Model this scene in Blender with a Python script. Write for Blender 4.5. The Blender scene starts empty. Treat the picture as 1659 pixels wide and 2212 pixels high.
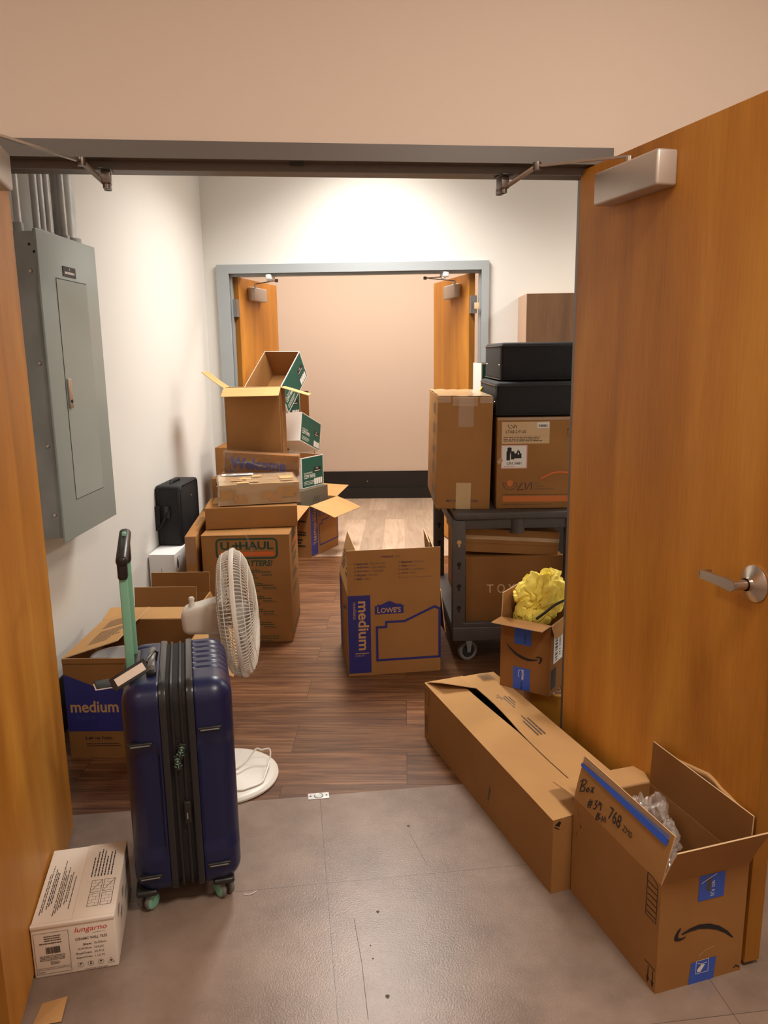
import bpy, bmesh, math, random
from mathutils import Vector, Matrix, Euler, noise
random.seed(7)
PI = math.pi
R = math.radians
C = bpy.context.scene.collection
S = bpy.context.scene

# ------------------------------------------------------------------ camera
F_PX, PITCH, ROLL, YAW, H_CAM = 1697.7, R(11.463), R(-0.819), R(1.5375), 1.53
fw = Vector((-math.sin(YAW)*math.cos(PITCH), math.cos(YAW)*math.cos(PITCH), -math.sin(PITCH)))
rt = Vector((math.cos(YAW), math.sin(YAW), 0)); up = rt.cross(fw)
r2 = rt*math.cos(ROLL) + up*math.sin(ROLL); u2 = -rt*math.sin(ROLL) + up*math.cos(ROLL)
cd = bpy.data.cameras.new('camera'); cam = bpy.data.objects.new('camera', cd); C.objects.link(cam)
cam.matrix_world = Matrix(((r2.x, u2.x, -fw.x, 0), (r2.y, u2.y, -fw.y, 0), (r2.z, u2.z, -fw.z, H_CAM), (0, 0, 0, 1)))
cd.sensor_fit = 'VERTICAL'; cd.sensor_height = 24.0; cd.lens = 24.0*F_PX/2212.0
cd.clip_start = 0.05
S.camera = cam
# ------------------------------------------------------------------ world, lights, exposure
w = bpy.data.worlds.new('world'); S.world = w; w.use_nodes = True
w.node_tree.nodes['Background'].inputs[0].default_value = (1, .9, .8, 1)
w.node_tree.nodes['Background'].inputs[1].default_value = 0.05
def area(name, loc, sx, sy, power, col, rot=(0, 0, 0), spread=180):
    l = bpy.data.lights.new(name, 'AREA'); l.shape = 'RECTANGLE'; l.size = sx; l.size_y = sy
    l.energy = power; l.color = col; l.spread = R(spread)
    o = bpy.data.objects.new(name, l); o.location = loc; o.rotation_euler = rot; C.objects.link(o); return o
Z_CEIL = 3.10
WARM = (1.0, .875, .745); NEUT = (1.0, .945, .875)
area('room_light_main', (-.20, 4.85, Z_CEIL-.05), .45, 1.1, 40, NEUT, spread=135)
area('room_light_right', (2.60, 4.6, Z_CEIL-.05), .45, 1.1, 34, NEUT, spread=150)
area('hall_light', (.95, .80, Z_CEIL-.05), .5, .5, 31, WARM)
area('hall_light_left', (-1.3, .45, Z_CEIL-.05), .5, .5, 9, WARM)
area('back_hall_light', (-.3, 6.95, Z_CEIL-.05), 2.4, .3, 41, WARM)
S.view_settings.view_transform = 'Standard'; S.view_settings.look = 'None'
S.view_settings.gamma = 1.0; S.view_settings.use_curve_mapping = False
S.view_settings.exposure = 0.55

# ------------------------------------------------------------------ materials
def srgb(r, g, b):
    f = lambda c: (c/255/12.92) if c/255 <= .04045 else ((c/255+.055)/1.055)**2.4
    return (f(r), f(g), f(b), 1)
def new_mat(name):
    m = bpy.data.materials.new(name); m.use_nodes = True
    nt = m.node_tree; return m, nt, nt.nodes['Principled BSDF']
def mat(name, col, rough=.6, metal=0, var=.0, vscale=(8, 8, 8), bump=0, bscale=60, spec=.5, coat=0, detail=4, alpha=1, trans=0):
    m, nt, p = new_mat(name)
    p.inputs['Base Color'].default_value = col; p.inputs['Roughness'].default_value = rough
    p.inputs['Metallic'].default_value = metal; p.inputs['Specular IOR Level'].default_value = spec
    p.inputs['Coat Weight'].default_value = coat; p.inputs['Coat Roughness'].default_value = .15
    p.inputs['Alpha'].default_value = alpha; p.inputs['Transmission Weight'].default_value = trans
    tc = nt.nodes.new('ShaderNodeTexCoord')
    if var:
        mp = nt.nodes.new('ShaderNodeMapping'); mp.inputs['Scale'].default_value = vscale
        nz = nt.nodes.new('ShaderNodeTexNoise'); nz.inputs['Scale'].default_value = 1; nz.inputs['Detail'].default_value = detail
        cr = nt.nodes.new('ShaderNodeValToRGB')
        cr.color_ramp.elements[0].position = .3; cr.color_ramp.elements[1].position = .72
        cr.color_ramp.elements[0].color = tuple(c*(1-var) for c in col[:3])+(1,)
        cr.color_ramp.elements[1].color = tuple(min(1, c*(1+var)) for c in col[:3])+(1,)
        nt.links.new(tc.outputs['Object'], mp.inputs[0]); nt.links.new(mp.outputs[0], nz.inputs['Vector'])
        nt.links.new(nz.outputs[0], cr.inputs[0]); nt.links.new(cr.outputs[0], p.inputs['Base Color'])
    if bump:
        nb = nt.nodes.new('ShaderNodeTexNoise'); nb.inputs['Scale'].default_value = bscale; nb.inputs['Detail'].default_value = 3
        bp = nt.nodes.new('ShaderNodeBump'); bp.inputs['Strength'].default_value = bump; bp.inputs['Distance'].default_value = .01
        nt.links.new(tc.outputs['Object'], nb.inputs['Vector']); nt.links.new(nb.outputs[0], bp.inputs['Height'])
        nt.links.new(bp.outputs[0], p.inputs['Normal'])
    return m
def door_wood(name, a, b, c, rough=.46):
    m, nt, p = new_mat(name); L = nt.links.new; N = nt.nodes.new
    tc = N('ShaderNodeTexCoord'); mp = N('ShaderNodeMapping'); mp.inputs['Scale'].default_value = (5, 5, .8)
    n1 = N('ShaderNodeTexNoise'); n1.inputs['Scale'].default_value = 1.1; n1.inputs['Detail'].default_value = 6; n1.inputs['Distortion'].default_value = .6
    mp2 = N('ShaderNodeMapping'); mp2.inputs['Scale'].default_value = (90, 90, 5)
    n2 = N('ShaderNodeTexNoise'); n2.inputs['Scale'].default_value = 1.5; n2.inputs['Detail'].default_value = 5
    mx = N('ShaderNodeMix'); mx.data_type = 'FLOAT'; mx.inputs[0].default_value = .22
    cr = N('ShaderNodeValToRGB'); e = cr.color_ramp.elements
    e[0].position = .30; e[0].color = a; e[1].position = .72; e[1].color = c
    k = e.new(.5); k.color = b
    L(tc.outputs['Object'], mp.inputs[0]); L(mp.outputs[0], n1.inputs['Vector'])
    L(tc.outputs['Object'], mp2.inputs[0]); L(mp2.outputs[0], n2.inputs['Vector'])
    L(n1.outputs[0], mx.inputs[2]); L(n2.outputs[0], mx.inputs[3]); L(mx.outputs[0], cr.inputs[0])
    L(cr.outputs[0], p.inputs['Base Color']); p.inputs['Roughness'].default_value = rough
    p.inputs['Specular IOR Level'].default_value = .32
    return m
def plank_floor(name, a, b, c, bw, bh, axis_y=False, rough=.4, gscale=(1.6, 26, 1), seam=.35, off=.37):
    m, nt, p = new_mat(name); L = nt.links.new; N = nt.nodes.new
    tc = N('ShaderNodeTexCoord'); mp = N('ShaderNodeMapping')
    if axis_y: mp.inputs['Rotation'].default_value = (0, 0, PI/2)
    L(tc.outputs['Object'], mp.inputs[0])
    br = N('ShaderNodeTexBrick'); br.inputs['Scale'].default_value = 1; br.inputs['Brick Width'].default_value = bw
    br.inputs['Row Height'].default_value = bh; br.inputs['Mortar Size'].default_value = .0012; br.offset = off
    br.inputs['Color1'].default_value = (0, 0, 0, 1); br.inputs['Color2'].default_value = (1, 1, 1, 1); br.inputs['Mortar'].default_value = (.5, .5, .5, 1)
    L(mp.outputs[0], br.inputs['Vector'])
    # shift the grain plank by plank
    sep = N('ShaderNodeVectorMath'); sep.operation = 'MULTIPLY'; sep.inputs[1].default_value = (7, 3, 5)
    add = N('ShaderNodeVectorMath'); add.operation = 'ADD'
    L(br.outputs['Color'], sep.inputs[0]); L(mp.outputs[0], add.inputs[0]); L(sep.outputs[0], add.inputs[1])
    mg = N('ShaderNodeMapping'); mg.inputs['Scale'].default_value = gscale; L(add.outputs[0], mg.inputs[0])
    n1 = N('ShaderNodeTexNoise'); n1.inputs['Scale'].default_value = 1.3; n1.inputs['Detail'].default_value = 7; n1.inputs['Distortion'].default_value = .9; n1.inputs['Roughness'].default_value = .62
    L(mg.outputs[0], n1.inputs['Vector'])
    mf = N('ShaderNodeMapping'); mf.inputs['Scale'].default_value = (gscale[0]*2, gscale[1]*5, 1); L(add.outputs[0], mf.inputs[0])
    n2 = N('ShaderNodeTexNoise'); n2.inputs['Scale'].default_value = 1.5; n2.inputs['Detail'].default_value = 4; L(mf.outputs[0], n2.inputs['Vector'])
    mx = N('ShaderNodeMix'); mx.data_type = 'FLOAT'; mx.inputs[0].default_value = .3
    L(n1.outputs[0], mx.inputs[2]); L(n2.outputs[0], mx.inputs[3])
    cr = N('ShaderNodeValToRGB'); e = cr.color_ramp.elements
    e[0].position = .3; e[0].color = a; e[1].position = .66; e[1].color = c; k = e.new(.47); k.color = b
    L(mx.outputs[0], cr.inputs[0])
    # per plank tone
    tone = N('ShaderNodeMapRange'); tone.inputs[3].default_value = .8; tone.inputs[4].default_value = 1.12
    sc = N('ShaderNodeSeparateColor'); L(br.outputs['Color'], sc.inputs[0]); L(sc.outputs[0], tone.inputs[0])
    mul = N('ShaderNodeVectorMath'); mul.operation = 'SCALE'; L(cr.outputs[0], mul.inputs[0]); L(tone.outputs[0], mul.inputs['Scale'])
    mm = N('ShaderNodeMix'); mm.data_type = 'RGBA'; mm.inputs[7].default_value = tuple(x*seam for x in b[:3])+(1,)
    L(br.outputs['Fac'], mm.inputs[0]); L(mul.outputs[0], mm.inputs[6]); L(mm.outputs[2], p.inputs['Base Color'])
    p.inputs['Roughness'].default_value = rough
    bp = N('ShaderNodeBump'); bp.inputs['Strength'].default_value = .15; bp.inputs['Distance'].default_value = .004
    L(mx.outputs[0], bp.inputs['Height']); L(bp.outputs[0], p.inputs['Normal'])
    return m
def tile_floor(name):
    m, nt, p = new_mat(name); L = nt.links.new; N = nt.nodes.new
    tc = N('ShaderNodeTexCoord'); mp = N('ShaderNodeMapping'); mp.inputs['Location'].default_value = (.879, .473, 0)
    L(tc.outputs['Object'], mp.inputs[0])
    br = N('ShaderNodeTexBrick'); br.offset = 0; br.inputs['Scale'].default_value = 1; br.inputs['Brick Width'].default_value = .92
    br.inputs['Row Height'].default_value = .60; br.inputs['Mortar Size'].default_value = .0009
    br.inputs['Color1'].default_value = (.0, .0, .0, 1); br.inputs['Color2'].default_value = (1, 1, 1, 1)
    L(mp.outputs[0], br.inputs['Vector'])
    n1 = N('ShaderNodeTexNoise'); n1.inputs['Scale'].default_value = 3.2; n1.inputs['Detail'].default_value = 9; n1.inputs['Roughness'].default_value = .65
    L(tc.outputs['Object'], n1.inputs['Vector'])
    cr = N('ShaderNodeValToRGB'); e = cr.color_ramp.elements
    e[0].position = .3; e[0].color = (.17, .118, .09, 1); e[1].position = .72; e[1].color = (.345, .255, .205, 1)
    L(n1.outputs[0], cr.inputs[0])
    tone = N('ShaderNodeMapRange'); tone.inputs[3].default_value = .93; tone.inputs[4].default_value = 1.07
    sc = N('ShaderNodeSeparateColor'); L(br.outputs['Color'], sc.inputs[0]); L(sc.outputs[0], tone.inputs[0])
    mul = N('ShaderNodeVectorMath'); mul.operation = 'SCALE'; L(cr.outputs[0], mul.inputs[0]); L(tone.outputs[0], mul.inputs['Scale'])
    mm = N('ShaderNodeMix'); mm.data_type = 'RGBA'; mm.inputs[7].default_value = (.09, .07, .06, 1)
    L(br.outputs['Fac'], mm.inputs[0]); L(mul.outputs[0], mm.inputs[6]); L(mm.outputs[2], p.inputs['Base Color'])
    n3 = N('ShaderNodeTexNoise'); n3.inputs['Scale'].default_value = 200; n3.inputs['Detail'].default_value = 4; L(tc.outputs['Object'], n3.inputs['Vector'])
    bp = N('ShaderNodeBump'); bp.inputs['Strength'].default_value = .3; bp.inputs['Distance'].default_value = .0018
    L(n3.outputs[0], bp.inputs['Height']); L(bp.outputs[0], p.inputs['Normal'])
    p.inputs['Roughness'].default_value = .31
    return m
def clear_plastic(name, tint=(1, 1, 1, 1), lo=.05, hi=.55, rough=.12, diff=0.0):
    m, nt, p = new_mat(name); L = nt.links.new; N = nt.nodes.new
    gl = N('ShaderNodeBsdfGlossy'); gl.inputs[0].default_value = tint; gl.inputs['Roughness'].default_value = rough
    tr = N('ShaderNodeBsdfTransparent'); tr.inputs[0].default_value = tint
    lw = N('ShaderNodeLayerWeight'); lw.inputs[0].default_value = .35; mr = N('ShaderNodeMapRange'); mr.inputs[3].default_value = lo; mr.inputs[4].default_value = hi
    L(lw.outputs['Facing'], mr.inputs[0]); mx = N('ShaderNodeMixShader'); L(mr.outputs[0], mx.inputs[0]); L(tr.outputs[0], mx.inputs[1]); L(gl.outputs[0], mx.inputs[2])
    out = nt.nodes['Material Output']
    if diff:
        df = N('ShaderNodeBsdfDiffuse'); df.inputs[0].default_value = tint; m2 = N('ShaderNodeMixShader'); m2.inputs[0].default_value = diff
        L(mx.outputs[0], m2.inputs[1]); L(df.outputs[0], m2.inputs[2]); L(m2.outputs[0], out.inputs[0])
    else: L(mx.outputs[0], out.inputs[0])
    return m

CB = (.325, .157, .053, 1)
M = {}
M['card'] = mat('cardboard', CB, .82, var=.07, vscale=(5, 5, 5), bump=.12, bscale=14, spec=.12)
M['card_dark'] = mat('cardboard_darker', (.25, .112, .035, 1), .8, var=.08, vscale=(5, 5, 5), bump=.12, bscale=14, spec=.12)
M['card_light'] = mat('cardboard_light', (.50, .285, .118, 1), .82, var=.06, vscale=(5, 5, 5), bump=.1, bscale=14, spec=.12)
M['card_shadow'] = mat('cardboard_in_shade', (.11, .085, .055, 1), .8)  # shade under the copy paper cartons, put into the cardboard colour
M['card_edge'] = mat('cardboard_cut_edge', (.62, .43, .25, 1), .9)
M['white_card'] = mat('white_cardboard', (.84, .76, .67, 1), .7, var=.04, vscale=(4, 4, 4), bump=.1, bscale=12)
M['white_paper'] = mat('white_paper', (.78, .76, .72, 1), .7)
M['paper_white'] = mat('white_printed_carton', (.78, .79, .80, 1), .65)
M['ink'] = mat('black_ink', (.012, .010, .012, 1), .6)
M['ink_soft'] = mat('faded_ink', (.10, .075, .055, 1), .7)
M['ink_purple'] = mat('dark_violet_ink', (.045, .02, .06, 1), .6)
M['navy_ink'] = mat('dark_blue_ink', (.022, .020, .16, 1), .6)
M['blue_ink'] = mat('blue_ink', (.035, .045, .22, 1), .6)
M['green_ink'] = mat('dark_green_ink', (.02, .062, .04, 1), .7)
M['orange_ink'] = mat('orange_ink', (.66, .13, .025, 1), .7)
M['brown_orange'] = mat('burnt_orange_ink', (.56, .16, .03, 1), .7)
M['red_ink'] = mat('red_ink', (.62, .03, .03, 1), .6)
M['green_box'] = mat('green_print', (.004, .080, .058, 1), .5)
M['green_pale'] = mat('pale_green_print', (.045, .22, .16, 1), .5)
M['blue_tape'] = mat('blue_tape', (.035, .10, .52, 1), .28)
M['tape'] = mat('brown_packing_tape', (.50, .34, .185, 1), .22, bump=.15, bscale=30)
M['clear_tape'] = clear_plastic('clear_tape', (.97, .92, .84, 1), .10, .5, .15, .10)
M['film'] = clear_plastic('clear_film', (1, .985, .97, 1), .05, .45, .07, .02)
M['bag'] = clear_plastic('clear_bag', (.98, .96, .95, 1), .14, .7, .12, .10)
M['wall_white'] = mat('white_wall_paint', (.70, .685, .65, 1), .7, bump=.06, bscale=220, spec=.3)
M['wall_beige'] = mat('beige_wall_paint', (.72, .59, .495, 1), .75, bump=.06, bscale=220, spec=.3)
M['ceiling'] = mat('ceiling_white', (.78, .76, .72, 1), .9)
M['frame_gray'] = mat('blue_gray_frame_paint', (.33, .36, .375, 1), .4)
M['frame_brown'] = mat('taupe_frame_paint', (.125, .108, .096, 1), .45)
M['black_base'] = mat('black_rubber_base', (.012, .011, .011, 1), .55)
M['door'] = door_wood('honey_door_veneer', (.33, .122, .012, 1), (.51, .205, .024, 1), (.66, .31, .045, 1))
M['door_edge'] = door_wood('door_edge_wood', (.24, .09, .010, 1), (.31, .125, .014, 1), (.38, .16, .022, 1))
M['alu'] = mat('silver_closer_paint', (.50, .44, .39, 1), .38, metal=.55)
M['arm'] = mat('dark_metal_arm', (.17, .14, .125, 1), .35, metal=.8)
M['steel'] = mat('satin_steel', (.60, .55, .50, 1), .28, metal=1)
M['hinge'] = mat('hinge_steel', (.28, .27, .26, 1), .4, metal=.8)
M['galv'] = mat('galvanised_steel', (.46, .47, .47, 1), .38, metal=.85, var=.25, vscale=(9, 9, 5))
M['galv_dull'] = mat('dull_galvanised_steel', (.34, .35, .345, 1), .5, metal=.6, var=.18, vscale=(7, 7, 5))
M['panel'] = mat('gray_panel_paint', (.31, .37, .355, 1), .32)
M['seam'] = mat('dark_gap', (.03, .03, .03, 1), .8)
M['navy'] = mat('navy_polycarbonate', (.007, .011, .062, 1), .33, spec=.5, bump=.04, bscale=500)
M['trim_gray'] = mat('dark_gray_trim', (.022, .022, .024, 1), .27)
M['black_fab'] = mat('black_fabric', (.007, .007, .009, 1), .75, bump=.3, bscale=300)
M['black_pl'] = mat('black_plastic', (.016, .016, .017, 1), .35)
M['mint'] = mat('mint_plastic', (.22, .52, .38, 1), .35)
M['gray_pl'] = mat('gray_plastic', (.20, .20, .20, 1), .4)
M['fan_white'] = mat('white_plastic', (.74, .70, .64, 1), .35)
M['blade'] = mat('white_blade', (.55, .53, .50, 1), .4)
M['cart'] = mat('taupe_plastic', (.062, .052, .048, 1), .5, var=.1, bump=.12, bscale=120)
M['cart_dark'] = mat('dark_hole', (.008, .007, .007, 1), .9)
M['black_metal'] = mat('black_metal', (.012, .012, .013, 1), .5)
M['rubber'] = mat('gray_rubber', (.17, .16, .15, 1), .6)
M['cabinet'] = door_wood('walnut_laminate', (.10, .05, .024, 1), (.155, .08, .038, 1), (.21, .115, .058, 1), .5)
M['cab_side'] = mat('tan_laminate', (.50, .32, .21, 1), .5)
M['tub'] = mat('amber_plastic', (.72, .36, .05, 1), .35, trans=.15)
M['yellow'] = mat('yellow_paper', (.96, .80, .14, 1), .6)
M['yellow_s'] = mat('yellow_strap', (.75, .55, .03, 1), .5)
M['pink'] = mat('pink_ribbon', (.75, .10, .35, 1), .5)
M['orange_c'] = mat('orange_cable', (.80, .16, .03, 1), .45)
M['white_pl'] = mat('bright_white_plastic', (.80, .80, .82, 1), .35)
M['lens'] = mat('lamp_diffuser', (.9, .9, .9, 1), .5)
M['lens'].node_tree.nodes['Principled BSDF'].inputs['Emission Color'].default_value = (1, .92, .82, 1)
M['lens'].node_tree.nodes['Principled BSDF'].inputs['Emission Strength'].default_value = 4
M['floor_wood'] = plank_floor('walnut_vinyl_planks', (.038, .013, .006, 1), (.125, .050, .020, 1), (.28, .130, .056, 1), 1.22, .235, rough=.36)
M['floor_light'] = plank_floor('whitewashed_oak_planks', (.42, .30, .21, 1), (.56, .42, .31, 1), (.66, .52, .40, 1), 1.2, .18, axis_y=True, rough=.4, gscale=(1.5, 14, 1), seam=.8)
M['floor_tile'] = tile_floor('gray_vinyl_tile')

# ------------------------------------------------------------------ mesh builder
_tc = {}
def text_geo(s, bold=0.0, shear=0.0):
    k = (s, bold, shear)
    if k in _tc: return _tc[k]
    c = bpy.data.curves.new('t', 'FONT'); c.body = s; c.size = 1; c.offset = bold; c.shear = shear; c.resolution_u = 3
    o = bpy.data.objects.new('t', c); C.objects.link(o)
    bpy.context.view_layer.update()
    me = bpy.data.meshes.new_from_object(o.evaluated_get(bpy.context.evaluated_depsgraph_get()))
    vs = [(v.co.x, v.co.y) for v in me.vertices]; fs = [tuple(p.vertices) for p in me.polygons]
    bpy.data.objects.remove(o); bpy.data.curves.remove(c); bpy.data.meshes.remove(me)
    x0 = min(v[0] for v in vs); x1 = max(v[0] for v in vs); y0 = min(v[1] for v in vs); y1 = max(v[1] for v in vs)
    _tc[k] = ([((x-x0)/(x1-x0), (y-y0)/(y1-y0)) for x, y in vs], fs, (x1-x0)/(y1-y0)); return _tc[k]

class B:
    """collects geometry; build() links it as one mesh object"""
    def __init__(s): s.v = []; s.f = []; s.m = []; s.mats = []; s.sm = []
    def mi(s, k):
        if k not in s.mats: s.mats.append(k)
        return s.mats.index(k)
    def add(s, vs, fs, k, smooth=False, mx=None):
        n = len(s.v); i = s.mi(k)
        for v in vs: s.v.append(tuple(mx @ Vector(v)) if mx else tuple(v))
        for f in fs: s.f.append(tuple(a+n for a in f)); s.m.append(i); s.sm.append(smooth)
        return s
    def box(s, a, b, k, mx=None, bev=0):
        if bev:
            bm = bmesh.new(); bmesh.ops.create_cube(bm, size=1)
            for v in bm.verts: v.co = Vector(((a[i]+b[i])/2 + v.co[i]*(b[i]-a[i]) for i in range(3)))
            bmesh.ops.bevel(bm, geom=bm.edges[:], offset=bev, segments=3, profile=.5, affect='EDGES')
            return s.bm(bm, k, True, mx)
        x0, y0, z0 = a; x1, y1, z1 = b
        vs = [(x0, y0, z0), (x1, y0, z0), (x1, y1, z0), (x0, y1, z0), (x0, y0, z1), (x1, y0, z1), (x1, y1, z1), (x0, y1, z1)]
        return s.add(vs, [(0, 3, 2, 1), (4, 5, 6, 7), (0, 1, 5, 4), (1, 2, 6, 5), (2, 3, 7, 6), (3, 0, 4, 7)], k, False, mx)
    def bm(s, bm, k, smooth=False, mx=None):
        bm.verts.index_update()
        s.add([tuple(v.co) for v in bm.verts], [tuple(v.index for v in f.verts) for f in bm.faces], k, smooth, mx); bm.free(); return s
    def poly(s, pts, k, mx=None, smooth=False): return s.add(pts, [tuple(range(len(pts)))], k, smooth, mx)
    def tube(s, pts, r, k, n=8, closed=False, mx=None):
        pts = [Vector(p) for p in pts]; N = len(pts); vs = []; fs = []; ref = None
        for i, p in enumerate(pts):
            t = (pts[(i+1) % N]-pts[i-1]) if closed else (pts[min(i+1, N-1)]-pts[max(i-1, 0)])
            t.normalize()
            if ref is None: ref = t.orthogonal().normalized()
            else: ref = (ref - t*ref.dot(t)).normalized()
            b = t.cross(ref); rr = r[i] if isinstance(r, (list, tuple)) else r
            for j in range(n): a = 2*PI*j/n; vs.append(tuple(p + (ref*math.cos(a)+b*math.sin(a))*rr))
        for i in range(N if closed else N-1):
            for j in range(n): fs.append((i*n+j, i*n+(j+1) % n, ((i+1) % N)*n+(j+1) % n, ((i+1) % N)*n+j))
        if not closed: fs.append(tuple(range(n))[::-1]); fs.append(tuple((N-1)*n+j for j in range(n)))
        return s.add(vs, fs, k, True, mx)
    def lathe(s, prof, k, n=32, mx=None):
        vs = []; fs = []; m_ = len(prof)
        for i in range(n):
            a = 2*PI*i/n
            for r, z in prof: vs.append((r*math.cos(a), r*math.sin(a), z))
        for i in range(n):
            for j in range(m_-1):
                a_, b_ = i*m_+j, ((i+1) % n)*m_+j; fs.append((a_, b_, b_+1, a_+1))
        return s.add(vs, fs, k, True, mx)
    def slab(s, q, t, k, k_edge=None):
        """quad of 4 points thickened by t along its normal (outwards)"""
        q = [Vector(p) for p in q]; n = (q[1]-q[0]).cross(q[3]-q[0]).normalized()*t
        vs = [tuple(p) for p in q]+[tuple(p-n) for p in q]
        s.add(vs, [(0, 1, 2, 3), (7, 6, 5, 4)], k)
        return s.add(vs, [(0, 4, 5, 1), (1, 5, 6, 2), (2, 6, 7, 3), (3, 7, 4, 0)], k_edge or k)
    def text(s, t, fr, x, y, w, h, k, bold=0, shear=0, rot=0, off=.0007):
        """text filling w x h (w=None keeps its proportions) with its lower left corner at x,y of a face frame"""
        vs, fs, asp = text_geo(t, bold, shear)
        if w is None: w = h*asp
        o = []
        for a, b in vs:
            p, q = a*w, b*h
            if rot == -90: p, q = q, -p     # reads downwards: x,y is the top left corner
            if rot == 90: p, q = -q, p
            if rot == 180: p, q = -p, -q
            o.append(fr(x+p, y+q, off))
        return s.add(o, fs, k)
    def dec(s, fr, pts, k, off=.0005): return s.poly([fr(x, y, off) for x, y in pts], k)
    def rect(s, fr, x0, y0, x1, y1, k, off=.0005): return s.dec(fr, [(x0, y0), (x1, y0), (x1, y1), (x0, y1)], k, off)
    def ribbon(s, fr, pts, wd, k, off=.0007, closed=False):
        P = [Vector(p) for p in pts]; N = len(P); l = []; r = []
        for i in range(N):
            a = P[i-1] if (i > 0 or closed) else P[i]; b = P[(i+1) % N] if (i < N-1 or closed) else P[i]
            d1 = (P[i]-a); d2 = (b-P[i])
            d1 = d1.normalized() if d1.length > 1e-9 else d2.normalized(); d2 = d2.normalized() if d2.length > 1e-9 else d1
            n1 = Vector((-d1.y, d1.x)); n2 = Vector((-d2.y, d2.x)); m_ = (n1+n2)
            m_ = n1 if m_.length < .2 else m_.normalized(); q = wd/2/max(.5, m_.dot(n1))
            l.append(P[i]+m_*q); r.append(P[i]-m_*q)
        vs = [fr(p.x, p.y, off) for p in l]+[fr(p.x, p.y, off) for p in r]
        fs = [(i, i+N, (i+1) % N+N, (i+1) % N) for i in range(N if closed else N-1)]
        return s.add(vs, fs, k)
    def lines(s, fr, x0, y0, x1, y1, n, k, fill=.45, ragged=.35, seed=1, vertical=False, off=.0006):
        """blocks of unreadably small print as broken dashes"""
        rr = random.Random(seed); st = (y1-y0)/n
        for i in range(n):
            y = y1-(i+.5)*st; x = x0; end = x1-(x1-x0)*ragged*rr.random()
            while x < end:
                wd = min((x1-x0)*(.04+.10*rr.random()), end-x)
                if vertical: s.rect(lambda a, b, o: fr(b, a, o), x, y-st*fill/2, x+wd, y+st*fill/2, k, off)
                else: s.rect(fr, x, y-st*fill/2, x+wd, y+st*fill/2, k, off)
                x += wd+(x1-x0)*.015
        return s
    def bars(s, fr, x0, y0, x1, y1, k, seed=1, off=.0009, vertical=True):
        rr = random.Random(seed)
        if vertical:
            x = x0
            while x < x1: wd = (x1-x0)*(.012+.03*rr.random()); s.rect(fr, x, y0, min(x+wd, x1), y1, k, off); x += wd+(x1-x0)*(.01+.025*rr.random())
        else:
            y = y0
            while y < y1: wd = (y1-y0)*(.02+.05*rr.random()); s.rect(fr, x0, y, x1, min(y+wd, y1), k, off); y += wd+(y1-y0)*(.02+.05*rr.random())
        return s
    def build(s, name, parent=None, angle=35):
        me = bpy.data.meshes.new(name); me.from_pydata(s.v, [], s.f)
        for k in s.mats: me.materials.append(M[k])
        me.polygons.foreach_set('material_index', s.m); me.polygons.foreach_set('use_smooth', s.sm)
        me.update()
        if any(s.sm): me.set_sharp_from_angle(angle=R(angle))
        o = bpy.data.objects.new(name, me); C.objects.link(o)
        if parent: o.parent = parent
        return o
def tag(o, label=None, cat=None, group=None, kind=None):
    if label: o['label'] = label
    if cat: o['category'] = cat
    if group: o['group'] = group
    if kind: o['kind'] = kind
    return o
def thing(name, label, cat, loc=(0, 0, 0), rot=(0, 0, 0), group=None):
    o = bpy.data.objects.new(name, None); C.objects.link(o); o.empty_display_size = .05
    o.location = loc; o.rotation_euler = tuple(R(a) for a in rot); return tag(o, label, cat, group)
def struct(name, b, parent=None):
    o = b.build(name, parent)
    if parent is None: o['kind'] = 'structure'
    return o
def structroot(name, loc=(0, 0, 0), rz=0):
    o = bpy.data.objects.new(name, None); C.objects.link(o); o.location = loc; o.rotation_euler = (0, 0, rz); o['kind'] = 'structure'; return o

# face frames of a box w x d x h centred on its base
SIDES = {'F': ((-1, -1), (1, 0), (0, -1)), 'R': ((1, -1), (0, 1), (1, 0)), 'B': ((1, 1), (-1, 0), (0, 1)), 'L': ((-1, 1), (0, -1), (-1, 0))}
def frame(side, w, d, h):
    if side == 'T': return lambda u, v, o=0: (-w/2+u, -d/2+v, h+o)
    (cx, cy), (ux, uy), (nx, ny) = SIDES[side]
    return lambda u, v, o=0: (cx*w/2+ux*u+nx*o, cy*d/2+uy*u+ny*o, v)
def side_len(side, w, d): return w if side in 'FB' else d
def flap_frame(side, w, d, h, ang):
    (cx, cy), (ux, uy), (nx, ny) = SIDES[side]; a = R(ang)
    dx, dy, dz = -nx*math.cos(a), -ny*math.cos(a), math.sin(a)
    ox, oy, oz = nx*math.sin(a), ny*math.sin(a), math.cos(a)
    return lambda u, v, o=0: (cx*w/2+ux*u+dx*v+ox*o, cy*d/2+uy*u+dy*v+oy*o, h+dz*v+oz*o)
def carton_body(b, w, d, h, k='card', t=.004, open_top=False, ki=None):
    ki = ki or k
    if not open_top:
        b.box((-w/2, -d/2, 0), (w/2, d/2, h), k, bev=.0035)
    else:
        b.box((-w/2, -d/2, 0), (w/2, d/2, t), k)
        b.box((-w/2, -d/2, t), (-w/2+t, d/2, h), k); b.box((w/2-t, -d/2, t), (w/2, d/2, h), k)
        b.box((-w/2+t, -d/2, t), (w/2-t, -d/2+t, h), k); b.box((-w/2+t, d/2-t, t), (w/2-t, d/2, h), k)
    return b
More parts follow.
